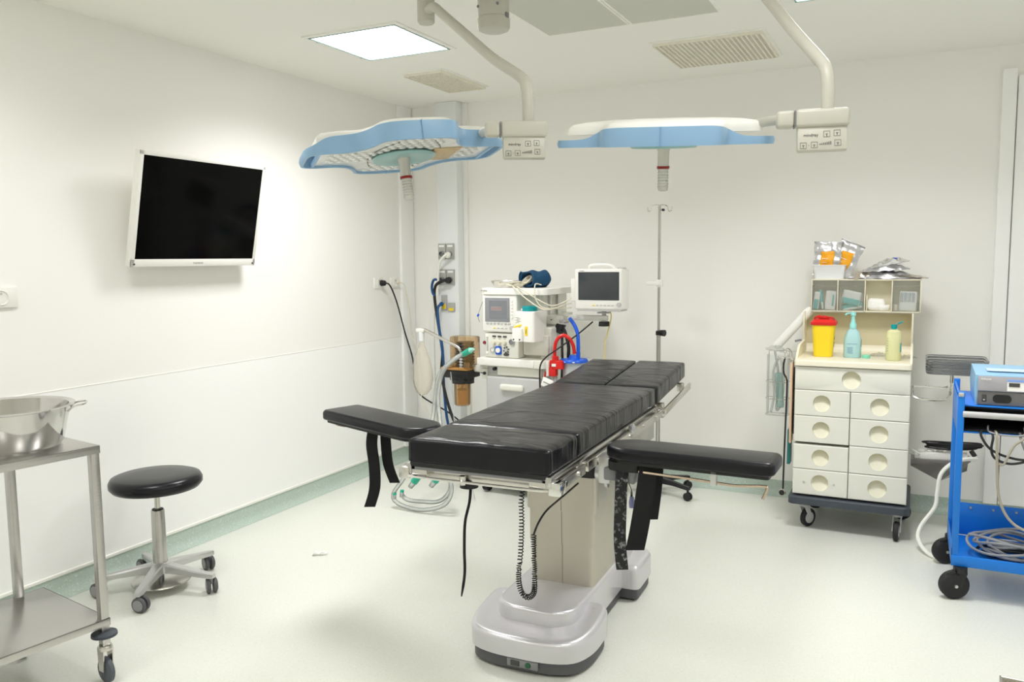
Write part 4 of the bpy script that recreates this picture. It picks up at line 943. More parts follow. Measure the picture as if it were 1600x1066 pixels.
for k in range(5):
    an = math.radians(-22 + 72 * k); d = Vector((math.cos(an), math.sin(an), 0)); n_ = Vector((-d.y, d.x, 0))
    P_ = [d * .02, d * .26]
    rings = []
    for q0, wd, zt_, zb__ in ((P_[0], .024, .118, .078), (P_[0].lerp(P_[1], .5), .021, .108, .082), (P_[1], .017, .092, .072)):
        rings.append([q0 - n_ * wd + Vector((0, 0, zb__)), q0 + n_ * wd + Vector((0, 0, zb__)), q0 + n_ * wd * .7 + Vector((0, 0, zt_)), q0 - n_ * wd * .7 + Vector((0, 0, zt_))])
    lg = B().loft(rings).done('leg', m_black, t)
    e = d * .25
    B().cyl(e + Vector((0, 0, .05)), e + Vector((0, 0, .085)), .008).done('caster_stem', m_black, lg)
    b = B()
    for s in (-1, 1): b.lathe([(0, -.009), (.022, -.009), (.027, -.004), (.027, .004), (.022, .009), (0, .009)], e + n_ * s * .012 + Vector((0, 0, .0275)), 20, M=Matrix.Rotation(an, 4, 'Z') @ Matrix.Rotation(PI / 2, 4, 'X'))
    b.done('caster', m_rubber, lg)

# ------------------------------------------------------------------ drawer cabinet
K = thing('drawer_cabinet', 'cream medical drawer cabinet on casters against the back wall', 'cabinet', (-.30, 4.95, 0))
def kb(name, x0, x1, y0, y1, z0, z1, m, p=K, bev=.004): return B().b2(x0, x1, y0, y1, z0, z1, bev=bev).done(name, m, p)
kb('carcass', -.298, .300, .055, .50, .20, .97, m_offw)
kb('carcass_gap', -.296, .298, .050, .057, .21, .962, m_dark, bev=0)
B().prism(rrect(-.325, .325, -.025, .53, .035), .155, .20, .01).done('bumper_base', m_bumper, K)
def drawer_front(x0, x1, z0, z1, r=.048, jut=0.0):
    cx, cz = (x0 + x1) / 2, (z0 + z1) / 2; hx, hz = (x1 - x0) / 2, (z1 - z0) / 2
    an = sorted([2 * PI * k / 32 for k in range(32)] + [math.atan2(sz * hz, sx * hx) % (2 * PI) for sx in (-1, 1) for sz in (-1, 1)])
    def edge(a, d=0):
        c, s = math.cos(a), math.sin(a); k = min((hx - d) / abs(c) if abs(c) > 1e-9 else 9, (hz - d) / abs(s) if abs(s) > 1e-9 else 9)
        return (c * k, s * k)
    y0 = -jut
    ring = lambda f, y: [(cx + f(a)[0], y, cz + f(a)[1]) for a in an]
    circ = lambda rr: (lambda a: (rr * math.cos(a), rr * math.sin(a)))
    b = B(); b.loft([ring(lambda a: edge(a), .050), ring(lambda a: edge(a), y0 + .004), ring(lambda a: edge(a, .004), y0), ring(circ(r), y0), ring(circ(r), y0 + .012)], False, False)
    o = b.done('drawer', m_offw, K, ang=30)
    b = B(); R = [[(cx + r * math.cos(a), y0 + .001, cz + r * math.sin(a)) for a in an]]
    for f, dd in ((.98, .6), (.9, .9), (.6, 1.0), (.2, .8)):
        R.append([(cx + r * f * math.cos(a), y0 + .003 + .046 * dd * max(0, .5 + .5 * f * math.sin(a)) ** 1.1, cz + r * f * math.sin(a)) for a in an])
    b.loft(R, False, True); b.done('finger_cup', m_cup, o)
    return o
drawer_front(-.302, .304, .832, .966, .051)
for i, (z0, z1) in enumerate(((.681, .829), (.523, .678), (.365, .520), (.212, .362))):
    L_ = drawer_front(-.302, -.003, z0, z1 - (.012 if i == 2 else 0), .048)
    drawer_front(.001, .304, z0, z1, .050)
    if i == 3:
        for x in (-.24, -.075): B().cyl((x, -.003, .285), (x, .002, .285), .006, n=10).done('plug_cap', m_lgrey, L_)
B().prism(rrect(-.308, .308, -.015, .51, .02), .972, 1.005, .008).done('worktop', m_cream, K)
for s in (-1, 1):
    x = s * .302
    pr = [(.04, 1.0), (.10, 1.045), (.16, 1.075), (.50, 1.085), (.50, 1.0)]
    M = Matrix(((0, 0, 1, x - .006), (1, 0, 0, 0), (0, 1, 0, 0), (0, 0, 0, 1)))
    B().prism(pr, 0, .012).xf(M).done('gallery_side', m_cream, K)
    B().prism([(.40, 1.06), (.36, 1.15), (.37, 1.26), (.50, 1.26), (.50, 1.06)], 0, .010).xf(M).done('bin_post', m_cream, K)
kb('back_board', -.30, .30, .488, .50, 1.0, 1.25, m_beige)
tr = [(.44, 0), (.465, .004), (.482, .02), (.488, .05)]
b = B(); b.loft([[(x, y, 1.004 + z) for y, z in tr] + [(x, .489, 1.004)] for x in (-.296, .296)]); b.done('back_cove', m_cream, K)
for i, (cx, cy, ang) in enumerate(((-.24, .05, 55), (.262, .05, -95), (-.25, .46, 20), (.25, .46, -30))):
    cst = B(); cst.cyl((cx, cy, .156), (cx, cy, .13), .026, n=18)
    M = Matrix.Translation((cx, cy, 0)) @ Matrix.Rotation(math.radians(ang), 4, 'Z')
    for s in (-1, 1): cst.loft([[M @ Vector(p) for p in ((-.02, s * .018, .135), (.02, s * .018, .135), (.05, s * .018, .055), (.03, s * .018, .045))], [M @ Vector(p) for p in ((-.02, s * .022, .135), (.02, s * .022, .135), (.05, s * .022, .055), (.03, s * .022, .045))]])
    o = cst.done('caster_fork', m_lgrey, K)
    T4 = M @ Matrix.Translation((.035, 0, .054)) @ Matrix.Rotation(PI / 2, 4, 'X')
    o2 = B().lathe([(0, -.012), (.046, -.014), (.054, -.010), (.054, .010), (.046, .014), (0, .012)], n=28).xf(T4).done('caster_wheel', m_rubber, o)
    B().lathe([(0, -.017), (.02, -.016), (.034, -.0145), (.034, .0145), (.02, .016), (0, .017)], n=24).xf(T4).done('wheel_hub', m_lgrey, o)
# tilt bins on top
t = thing('bin_unit', 'row of four clear tilt bins in a cream case above the drawer cabinet', 'storage bins', (-.262, 5.335, 1.262))
b = B(); b.b2(-.303, .303, .10, .108, 0, .196)
b.b2(-.303, .303, -.004, .108, 0, .007, bev=.002); b.b2(-.303, .303, -.004, .108, .190, .198, bev=.002)
for x in (-.303, -.152, 0, .148, .298): b.b2(x - (.0 if x < -.3 else .003), x + (.005 if x < -.3 or x > .29 else .003), -.004, .108, 0, .196, bev=.001)
b.done('case', m_cream, t)
for i, (x0, x1) in enumerate(((-.297, -.156), (-.148, -.004), (.152, .297))):
    b = B(); b.b2(x0, x1, -.006, -.003, .008, .188); b.b2(x0, x1, -.008, -.003, .155, .160); b.b2(x0, x0 + .002, -.004, .07, .008, .16); b.b2(x1 - .002, x1, -.004, .07, .008, .16); b.done('bin', m_film, t)
# contents
def pack(name, label, cat, c, wd, ht, th, rot, m1, m2=None, group=None, frac=.5):
    t = thing(name, label, cat, c, 0, group); R = tuple(math.radians(a) for a in rot)
    t.rotation_euler = R
    B().pad((0, 0, 0), (wd / 2, th / 2, ht / 2), th * .49, 0, 8, 1, .0).done('sleeve', m1, t)
    if m2: B().pad((0, -th * .12, -ht * (1 - frac) * .5), (wd / 2 - .003, th / 2, ht * frac / 2), th * .49, 0, 8).done('film_side', m2, t)
    return t
b0 = (-.262, 5.335, 1.262)
def at_bin(x, y, z): return (b0[0] + x, b0[1] + y, b0[2] + z)
pack('dressing_pack', 'leftmost slim teal and white sterile pack in the first bin', 'sterile pack', at_bin(-.275, .03, .066), .035, .11, .014, (0, 6, 0), m_paper, m_tealfilm, frac=.6)
pack('dressing_pack', 'narrow teal edged sterile pack in the middle of the first bin', 'sterile pack', at_bin(-.247, .04, .072), .022, .12, .016, (0, -8, 20), m_tealfilm, m_paper, frac=.4)
p_ = pack('dressing_pack', 'broad white sterile pack with a teal stripe at the right of the first bin', 'sterile pack', at_bin(-.193, .03, .068), .062, .118, .014, (0, 4, 0), m_paper)
B().b2(.008, .019, -.0078, -.005, -.035, .035, bev=.001).done('stripe', m_tealfilm, p_)
pack('dressing_pack', 'tilted sterile pack with white top and teal lower half in the second bin', 'sterile pack', at_bin(-.075, .025, .085), .105, .085, .016, (8, 12, 0), m_paper, m_tealfilm, frac=.5)
pack('dressing_pack', 'teal sterile pack lying at the bottom of the second bin', 'sterile pack', at_bin(-.07, .05, .032), .12, .04, .02, (0, -12, 0), m_tealfilm, m_paper, frac=.3)
pack('gauze_pack', 'tall folded white gauze pack in the open third bin', 'gauze', at_bin(.062, .045, .045), .10, .075, .05, (-8, 3, 0), m_paper)
pack('gauze_pack', 'flat white gauze pack in the right of the open third bin', 'gauze', at_bin(.108, .03, .020), .07, .026, .05, (0, -12, 0), m_paper)
B().b2(0, .006, 0, .06, 0, .095, bev=.002).done('bin_divider', m_cream, t, (.008, .01, .007))
p_ = pack('syringe_pack', 'white paper pack of clear syringes in the fourth bin', 'syringe pack', at_bin(.235, .03, .068), .095, .118, .02, (0, 2, 0), m_paper)
for k in range(4): B().cyl((-.035 + k * .02, -.012, 0), (-.035 + k * .02, -.012, .05), .007, n=12).done('syringe', m_jar, p_)
pack('swab_pack', 'small white swab pack at the left of the fourth bin', 'swab pack', at_bin(.168, .03, .03), .025, .04, .02, (0, 0, 0), m_cable)
# on top of the bins
zt_ = 1.262 + .198
t = thing('plastic_tub', 'white plastic tub on the left of the bins holding foil packs', 'tub', (-.467, 5.385, zt_))
def rr(z, hx, hy): return [(x, y, z) for x, y in rrect(-hx, hx, -hy, hy, .02, 4)]
B().loft([rr(0, .082, .042), rr(.01, .084, .044), rr(.078, .092, .050), rr(.084, .097, .055), rr(.086, .096, .054), rr(.08, .089, .047), rr(.012, .081, .041)]).done('tub', m_cool, t)
def foil(name, label, c, wd, ht, rot, lab=True, seed=1, lw=.5, lh=.62):
    t = thing(name, label, 'foil pack', c, 0, None); t.rotation_euler = tuple(math.radians(a) for a in rot)
    rnd = random.Random(seed); ph = [rnd.uniform(0, 6) for _ in range(5)]
    def fn(s):
        def g(u, v):
            x = (u - .5) * wd; z = v * ht; e = (1 - abs(2 * u - 1) ** 3) * (1 - abs(2 * v - 1) ** 4)
            return (x + .003 * math.sin(v * 14 + ph[0]), s * (.010 * e + .001) + .0035 * math.sin(u * 13 + ph[1] + v * 9) * e + .003 * math.sin(v * 23 + ph[2]), z + .003 * math.sin(u * 11 + ph[3]))
        return g
    b = B(); b.sheet(fn(-1), 18, 18); b.sheet(fn(1), 18, 18); o = b.done('foil_sleeve', m_foil, t, ang=50)
    B().b2(-wd / 2 - .003, wd / 2 + .003, -.003, .003, ht - .006, ht + .004, bev=.001).done('seal', m_gwire, t)
    if lab:
        f = fn(-1)
        def lab_(u, v): p = f(.5 - lw / 2 + u * lw, .10 + v * lh); return (p[0], p[1] - .0022, p[2])
        B().sheet(lab_, 10, 10).done('orange_label', m_orange, t, solid=.0008)
        b = B(); p = f(.5 - lw / 2 + .2, .50); b.b2(p[0] - .022, p[0] + .012, p[1] - .006, p[1] - .003, p[2], p[2] + .003); b.b2(p[0] - .02, p[0] + .006, p[1] - .006, p[1] - .003, p[2] - .022, p[2] - .020); b.done('label_print', m_paper, t)
    return t
foil('foil_pack', 'silver foil pack with orange label standing in the left of the white tub', (-.487, 5.375, zt_ + .02), .155, .205, (-6, 2, 2), seed=2)
foil('foil_pack', 'silver foil pack with orange label leaning right behind its neighbour in the tub', (-.425, 5.398, zt_ + .02), .14, .215, (-5, 24, 2), seed=4)
def flat_pack(label, c, wd, dp, hgt, rot, m, seed):
    t = thing('foil_pouch', label, 'pouch', c); t.rotation_euler = tuple(math.radians(a) for a in rot); rnd = random.Random(seed); ph = [rnd.uniform(0, 6) for _ in range(6)]
    def g(s):
        def f(u, v):
            e = (1 - abs(2 * u - 1) ** 2.5) * (1 - abs(2 * v - 1) ** 2.5)
            z = s * hgt * e * (.75 + .25 * math.sin(u * 17 + ph[0]) * math.sin(v * 12 + ph[1])) if s > 0 else 0
            return ((u - .5) * wd, (v - .5) * dp, z + .002 * (1 + math.sin(u * 29 + v * 13 + ph[2])) + .012 * max(0, abs(2 * u - 1) - .8) * (1 + math.sin(ph[3] + v * 6)))
        return f
    b = B(); b.sheet(g(1), 24, 14); b.sheet(g(0), 24, 14); b.done('pouch', m, t, ang=50)
    return t
m_foil2 = mat('warm_foil', (.62, .57, .50), .35, .8, bump=(28, .6, ONE))
p_ = flat_pack('large crumpled silver pouch lying lowest on the right of the bins', (-.16, 5.39, zt_ + .002), .40, .105, .055, (0, 0, 0), m_foil, 3)
p_ = flat_pack('brown tinged foil pouch at the left end of the pouch pile', (-.275, 5.385, zt_ + .012), .13, .09, .045, (0, -14, 20), m_foil2, 8)
p_ = flat_pack('silver pouch with a rolled edge jutting past the right end of the bins', (-.02, 5.38, zt_ + .012), .19, .085, .016, (0, 6, -6), m_foil2, 6)
p_ = flat_pack('crumpled silver pouch in the middle of the pouch pile', (-.155, 5.385, zt_ + .048), .26, .095, .05, (0, -4, 4), m_foil, 9)
p_ = flat_pack('clear film pouch with a blue mark on top of the pouch pile', (-.13, 5.39, zt_ + .082), .21, .09, .045, (0, -12, -3), m_milk, 5)
B().box((.035, -.02, .036), (.025, .012, .004), rot=(0, .2, .3), bev=.001).done('blue_mark', m_mblue, p_)

# on the worktop
ZW = 1.006
t = thing('sharps_bin', 'yellow sharps bin with a bright red lid on the cabinet worktop', 'sharps bin', (-.472, 5.17, ZW))
def rq(z, h): return [(x, y, z) for x, y in rrect(-h, h, -h * .9, h * .9, h * .45, 5)]
B().loft([rq(0, .050), rq(.012, .053), rq(.195, .065), rq(.197, .0)]).done('body', m_yel, t)
b = B(); b.loft([rq(.188, .070), rq(.192, .073), rq(.206, .073), rq(.212, .066), rq(.222, .055)]); b.lathe([(0, .238), (.03, .236), (.036, .22), (0, .218)], n=20); b.tube([(-.05, -.02, .222), (-.045, -.03, .234), (0, -.045, .240), (.045, -.03, .232), (.055, 0, .224)], .005, 6); b.box((-.035, 0, .236), (.03, .018, .012), rot=(0, -.4, 0), bev=.003); b.done('lid', m_red, t)
b = B(); b.box((.0565, -.0, .118), (.0025, .05, .10), rot=(0, .055, 0)); o = b.done('hazard_label', mat('dark_yellow_label', (.75, .55, .02), .5), t)
b = B(); b.tube([(.0585 + .011 * math.cos(a) * .05, .013 * math.cos(a), .115 + .013 * math.sin(a)) for a in [k * PI / 6 for k in range(12)]], .002, 5, closed=True)
for k in range(5): b.box((.0585, .0, .085 - k * .006), (.0012, .034 - (k % 2) * .01, .0025), rot=(0, .055, 0))
b.box((.0605, 0, .15), (.0012, .036, .006), rot=(0, .055, 0)); b.done('hazard_print', m_ink, o)
t = thing('pump_bottle', 'pale aqua pump bottle in the middle of the cabinet worktop', 'bottle', (-.312, 5.17, ZW))
B().lathe([(0, 0), (.046, 0), (.049, .004), (.049, .075), (.047, .11), (.036, .15), (.020, .168), (.019, .175), (0, .175)], n=32, sy=.75).done('body', m_aqua, t)
m_mint = mat('mint_plastic', (.32, .72, .70), .4)
pm = B().lathe([(0, .170), (.019, .170), (.019, .195), (.013, .205), (.010, .225), (.010, .242), (.015, .247), (.015, .262), (.006, .268), (0, .268)], n=24).done('pump', m_mint, t)
B().tube([(0, 0, .255), (-.025, -.02, .260), (-.042, -.034, .250)], .005, 8).done('nozzle', m_mint, pm)
b = B()
for k in range(5): b.box((-.012, -.0375, .06 - k * .008), (.035 - 6e-3 * (k % 2), .001, .002))
b.box((-.0, -.037, .082), (.06, .001, .0015)); b.done('print', mat('blue_print', (.15, .30, .50), .5), t)
B().box((.048, -.006, .085), (.002, .014, .04), bev=0).done('side_label', m_gink, t)
tag(B().lathe([(0, 0), (.022, 0), (.022, .016), (.020, .018), (0, .018)], n=24, loc=None) if False else B().lathe([(0, 0), (.022, 0), (.022, .016), (.020, .018), (0, .018)], n=24).done('bottle_cap', mat('light_green_cap', (.22, .68, .48), .4), None, (-.235, 5.16, ZW)), 'small green cap lying beside the aqua pump bottle', 'cap')
t = thing('liquid_bottle', 'pale yellow bottle with an open dark teal cap on the worktop', 'bottle', (-.092, 5.10, ZW))
B().lathe([(0, 0), (.037, 0), (.041, .005), (.041, .145), (.036, .165), (.018, .176), (.018, .182), (0, .182)], n=32, sy=.8).done('body', m_ybot, t)
cp_ = B().lathe([(0, .178), (.0165, .178), (.0165, .204), (0, .206)], n=20).done('cap', m_teal, t)
B().box((.030, 0, .214), (.03, .02, .008), rot=(0, -.5, 0), bev=.003).done('cap_flap', m_teal, cp_)
B().box((.037, -.014, .075), (.004, .012, .05), rot=(0, 0, .5), bev=.001).done('label', m_teal, t)
b = B()
for k in range(6): b.box((-.030, -.0225, .055 + k * .014), (.012 - (k % 2) * .004, .001, .002), rot=(0, 0, -.6))
b.done('scale_marks', m_gink, t)
flat_pack('clear film sachet with a blue end lying behind the green cap', (-.17, 5.28, ZW), .11, .07, .022, (0, 0, 10), m_film, 12)
flat_pack('clear film sachet lying to the right of the yellow bottle', (-.02, 5.24, ZW), .09, .08, .018, (0, 0, -20), m_film, 14)

# holder and stethoscope at the left side of the cabinet
t = thing('bag_holder', 'wire holder with clear plastic bag of tubing at the left side of the cabinet', 'holder', (-.735, 5.2, .6))
B().loft([[(x, y, z) for x, y in rrect(-.062, .062, -.045, .045, .03, 5)] for z in (.028, .15, .30, .40)] , True, False).done('clear_bag', m_film, t)
for z in (.03, .13, .235): B().tube([(x, y, z) for x, y in rrect(-.066, .070, -.05, .05, .03, 3)], .0020, 6, closed=True, sm=0).done('wire_ring', m_steel, t)
b = B()
for x in (-.06, .06): b.cyl((x, .05, .03), (x, .05, .43), .002, n=8)
b.cyl((-.06, .05, .42), (.085, .05, .42), .004, n=8); b.cyl((.085, .05, .42), (.13, .05, .42), .004, n=8); b.done('wire_frame', m_steel, t)
hose('clear_tubing', 'coiled clear tubing packed inside the clear bag beside the cabinet', [(-.77, 5.19, .64), (-.75, 5.18, .75), (-.76, 5.20, .90), (-.72, 5.19, .98), (-.70, 5.20, .85), (-.71, 5.20, .70), (-.74, 5.21, .66), (-.73, 5.21, .85), (-.755, 5.2, 1.03)], .007, m_tube, cat='tube')
pack('tubing_pack', 'pale teal sleeve of tubing standing inside the clear bag beside the cabinet', 'sterile pack', (-.722, 5.2, .78), .045, .22, .02, (0, -4, 0), clear_mat('teal_sleeve', (.45, .72, .68), .4, .2))
pack('white_roll', 'long white wrapped roll slanting up behind the sharps bin', 'roll', (-.672, 5.38, 1.15), .055, .34, .05, (0, 40, 0), m_paper)
flat_pack('crumpled clear wrapper on top of the clear bag beside the cabinet', (-.745, 5.2, 1.02), .13, .09, .04, (0, 10, 15), m_film, 21)
t = thing('stethoscope', 'black stethoscope hanging from the left side of the cabinet', 'stethoscope', (-.66, 5.03, .9))
B().tube([(-.01, .0, .105), (-.018, 0, .06), (-.016, 0, .01), (.0, -.005, -.02), (.005, -.006, -.08), (-.002, -.004, -.45), (-.005, -.004, -.69)], .0052, 8).done('tubing', m_rubber, t)
B().lathe([(0, -.008), (.019, -.008), (.022, 0), (.018, .006), (0, .008)], (-.010, -.008, -.712), 24, M=Matrix.Rotation(PI / 2, 4, 'X')).done('chest_piece', m_steel, t)
B().lathe([(0, 0), (.016, 0), (.016, .003), (0, .003)], (-.010, -.0155, -.712), 24, M=Matrix.Rotation(PI / 2, 4, 'X')).done('diaphragm', m_black, t)
B().tube([(-.01, 0, .105), (-.012, .0, .14), (.0, .03, .155), (.02, .05, .13), (.022, .05, .06)], .0035, 8).done('ear_tube', m_chrome, t)
t = thing('hanging_board', 'thin peach board hanging flat against the left side of the cabinet', 'board', (-.628, 5.02, .50))
B().b2(-.006, .006, -.03, .06, 0, .48, bev=.003).done('board', m_peach, t)
B().b2(-.010, .010, -.025, .05, .48, .50, bev=.003).done('clip', m_steel, t)
tag(B().b2(-.009, .009, -.03, .05, -.10, .11, bev=.002).done('teal_folder', m_teald, None, (-.640, 5.07, .46)), 'narrow dark teal folder hanging below the peach board', 'folder')
tag(B().b2(-.006, .006, -.03, .05, -.2, .2, bev=.002).done('black_folder', m_black, None, (-.611, 5.05, .75)), 'narrow black folder between the peach board and the cabinet', 'folder')
tag(B().box((0, 0, 0), (.08, .05, .012), rot=(0, .1, .2), bev=.004).done('metal_clip', m_steel, None, (-.675, 5.05, 1.0)), 'flat steel clip at the top of the hanging board', 'clip')
tag(B().box((0, 0, 0), (.04, .012, .012), rot=(0, -.25, 0), bev=.003).done('rail_end', m_grey, None, (-.628, 5.27, 1.085)), 'short dark rail end at the left edge of the worktop', 'rail end')

# swing arm tray stack at the right side of the cabinet
t = thing('tray_arm', 'bent chrome swing arm on the right side of the cabinet', 'arm', (.03, 5.16, .80))
B().box((-.017, .02, .02), (.014, .14, .05), bev=.003).done('arm_mount', m_steel, t)
B().tube([(-.01, -.03, .0), (.03, -.035, -.012), (.13, -.03, -.012), (.165, -.01, .002), (.178, .02, .035), (.182, .035, .09)], .007, 8).done('lower_rod', m_chrome, t)
B().tube([(-.01, .07, .045), (.06, .07, .045), (.14, .06, .045), (.165, .05, .055)], .006, 8).done('upper_rod', m_chrome, t)
B().cyl((.183, .036, .08), (.183, .036, .125), .012, n=16).done('tray_pivot', m_chrome, t)
def wire_tray(z, k):
    t = thing('wire_tray', ('lowest', 'second lowest', 'middle', 'second highest', 'topmost')[k] + ' of the nested grey wire trays on the swing arm', 'tray', (.233, 5.27, z), 0, 'nested wire trays')
    b = B()
    for dz, g in ((0, 0), (.009, .003)): b.tube([(x, y, dz) for x, y in rrect(-.15 - g, .15 + g, -.15 - g, .15 + g, .04, 4)], .0032, 6, closed=True, sm=0)
    b.done('rim', m_gwire, t)
    if k == 0:
        b = B()
        for i in range(12): x = -.135 + i * .0245; b.cyl((x, -.148, -.002), (x, .148, -.002), .0015, n=5)
        for i in range(12): y = -.135 + i * .0245; b.cyl((-.145, y, -.002), (.145, y, -.002), .0015, n=5)
        b.done('mesh', m_gwire, t)
    return t
for k in range(5): wire_tray(.935 + k * .0165, k)

# wire basket with power strip between cabinet and cart
t = thing('cable_basket', 'grey bracket basket on the right side of the cabinet holding a power strip', 'basket', (.02, 5.22, .36))
b = B(); b.loft([[(.0, -.07, .075), (.0, .09, .075), (.30, .09, .085), (.30, -.07, .085)], [(.0, -.05, .03), (.0, .07, .03), (.29, .07, .0), (.15, -.05, -.045)]], True, False); b.done('basket', clear_mat('smoky_plastic', (.30, .28, .26), .75, .2), t, solid=.004)
t = thing('power_strip', 'white multi socket power strip in the basket beside the cabinet', 'power strip', (.17, 5.20, .455), 4)
B().box((0, 0, 0), (.27, .06, .05), rot=(0, -.08, 0), bev=.008).done('strip_body', m_white, t)
for k in range(5): B().cyl((-.10 + k * .048, 0, .020 + k * .004), (-.10 + k * .048, 0, .029 + k * .004), .018, n=18).done('socket_well', m_strip, t)
t = thing('power_lead', 'black coiled mains cord lying on the white power strip', 'cord', (.22, 5.20, .495))
b = B()
for k in range(4): b.tube([(.02 * math.sin(k) + (.13 + .006 * k) * math.cos(a), .04 * math.sin(a), .0065 + .009 * k + .012 * max(0, math.cos(a))) for a in [j * PI / 6 for j in range(12)]], .0045, 6, closed=True)
b.done('coil', m_rubber, t)
B().cyl((.10, -.03, .01), (.12, -.04, -.02), .013, n=14).done('plug', m_rubber, t)
hose('mains_cable', 'thick white mains cable dropping from the power strip to the floor', [(.33, 5.16, .455), (.345, 5.12, .47), (.30, 5.07, .478), (.23, 5.03, .46), (.17, 4.99, .40), (.155, 4.97, .30), (.145, 4.95, .22), (.08, 4.9, .12), (.07, 4.84, .06), (.13, 4.75, .012), (.25, 4.68, .012)], .0105, m_wcable, cat='cable')
hose('mains_cable', 'thin white cord looping around the left end of the power strip', [(.0, 5.20, .48), (.03, 5.15, .485), (.06, 5.14, .47), (.05, 5.17, .455), (.01, 5.19, .46)], .005, m_wcable, cat='cable')

# ------------------------------------------------------------------ blue cart
CT = thing('equipment_cart', 'bright blue metal equipment cart at the right edge', 'cart', (.20, 4.22, 0))
def cb(name, x0, x1, y0, y1, z0, z1, m=m_blue, p=CT, bev=.003): return B().b2(x0, x1, y0, y1, z0, z1, bev=bev).done(name, m, p)
Wd, Dp = .62, .48
for x in (0, Wd):
    s = 1 if x == 0 else -1
    cb('post', x, x + s * .028, 0, .035, .155, .975)
    cb('post', x, x + s * .028, Dp - .035, Dp, .155, .975)
    cb('side_gusset', x, x + s * .006, .0, Dp, .155, .24)
    cb('side_plate', x + s * .001, x + s * .006, .03, Dp - .03, .78, .94)
cb('post_cap', .002, .024, -.003, .03, .953, .972, m_lgrey)
cb('bottom_shelf', .02, Wd - .02, .02, Dp - .02, .158, .166)
cb('front_lip', .0, Wd, -.004, .012, .155, .205)
cb('rear_panel', .02, Wd - .02, Dp - .015, Dp - .008, .166, .335)
for k in range(5): B().cyl((.10 + k * .1, Dp - .02, .312), (.10 + k * .1, Dp - .012, .312), .006, n=10).done('rivet', m_alu, CT)
cb('top_shelf', .02, Wd - .02, .03, Dp, .905, .912)
b = B(); b.loft([[(.028, .035, .912), (.028, Dp, .912), (.022, Dp, .912), (.022, .035, .912)], [(.010, .0, .955), (.010, Dp, .965), (.002, Dp, .965), (.002, .0, .955)]]); b.done('top_side_flare', m_blue, CT)
cb('drawer_shelf', .02, Wd - .02, .01, Dp, .785, .792)
cb('drawer_back', .02, Wd - .02, Dp - .12, Dp - .11, .79, .90, m_black)
cb('drawer_lining', .024, .03, .03, Dp - .12, .792, .903, m_black)
cb('drawer_bed', .03, Wd - .03, .02, Dp - .12, .792, .800, m_black)
cb('drawer_roof', .03, Wd - .03, .05, Dp - .12, .895, .904, m_black)
B().cyl((.022, .004, .873), (Wd - .022, .004, .873), .0145, n=16).done('push_bar', m_lgrey, CT)
for x, y in ((.02, .0), (.0, Dp - .0), (Wd - .03, .0), (Wd - .03, Dp)):
    b = B(); b.cyl((x + .02, y, .155), (x + .02, y, .128), .03, n=18); b.loft([[(x - .014, y - .02, .13), (x + .05, y - .02, .13), (x + .05, y + .02, .13), (x - .014, y + .02, .13)], [(x - .02, y - .02, .06), (x + .03, y - .02, .06), (x + .03, y + .02, .06), (x - .02, y + .02, .06)]]); b.box((x - .018, y - .02, .128), (.04, .03, .012), rot=(0, -.4, 0), bev=.003)
    o = b.done('caster_fork', m_black, CT)
    M = Matrix.Translation((x - .004, y - .004, .066)) @ Matrix.Rotation(math.radians(20), 4, 'Z') @ Matrix.Rotation(PI / 2, 4, 'X')
    B().lathe([(0, -.024), (.05, -.026), (.062, -.02), (.066, -.012), (.066, .012), (.062, .02), (.05, .026), (0, .024)], n=32).xf(M).done('caster_wheel', m_rubber, o)
    B().lathe([(0, .033), (.007, .032), (.008, .024), (0, .02)], n=12).xf(M).done('axle_nut', m_alu, o)
# electrosurgical unit on the cart
t = thing('electrosurgical_unit', 'pale blue electrosurgical generator with grey front panel on the blue cart', 'generator', (.272, 4.275, .9125), 0)
B().loft([[(0, .0, 0), (.36, .0, 0), (.36, .34, 0), (0, .34, 0)], [(-.006, -.004, .075), (.366, -.004, .075), (.366, .34, .075), (-.006, .34, .075)], [(-.002, .004, .137), (.362, .004, .137), (.362, .34, .150), (-.002, .34, .150)]]).done('casing', m_esu, t)
fp = B().box((.18, -.002, .034), (.345, .016, .062), bev=.003).done('lower_face', m_face, t)
up_ = B().box((.18, -.006, .101), (.345, .012, .068), rot=(math.radians(-6), 0, 0), bev=.003).done('upper_face', mat('mid_grey_face', (.36, .35, .38), .4), t)
b = B(); b.box((.235, -.0128, .098), (.285 - .06, .002, .052), rot=(math.radians(-6), 0, 0)); pn = b.done('white_panel', m_paper, up_)
B().box((.165, -.0125, .119), (.085, .003, .010), rot=(math.radians(-6), 0, 0)).done('blue_heading', mat('heading_blue', (.20, .34, .75), .4), up_)
B().box((.275, -.0125, .119), (.12, .003, .010), rot=(math.radians(-6), 0, 0)).done('yellow_heading', m_yel, up_)
for x in (.150, .276): B().box((x, -.0142, .100), (.042, .003, .017), rot=(math.radians(-6), 0, 0)).done('readout', m_ink, up_)
lettering('Valleylab', .012, m_paper, up_, (.018, -.0142, .119), (PI / 2 - .1, 0, 0))
B().box((.042, -.0105, .078), (.024, .003, .008)).done('badge', m_paper, up_)
B().box((.034, -.0105, .034), (.018, .004, .034), bev=.002).done('power_switch', m_ink, fp)
B().box((.034, -.0128, .027), (.007, .002, .004)).done('switch_mark', m_paper, fp)
B().prism(rrect(-.037, .037, -.019, .019, .018, 6), 0, .003).xf(Matrix.Translation((.105, -.0105, .034)) @ Matrix.Rotation(PI / 2, 4, 'X')).done('oval_socket', m_black, fp)
B().prism(rrect(-.04, .04, -.015, .015, .006, 4), 0, .003).xf(Matrix.Translation((.245, -.0105, .034)) @ Matrix.Rotation(PI / 2, 4, 'X')).done('plate_socket', m_black, fp)
for x in (.02, .33):
    for y in (.03, .3): pass
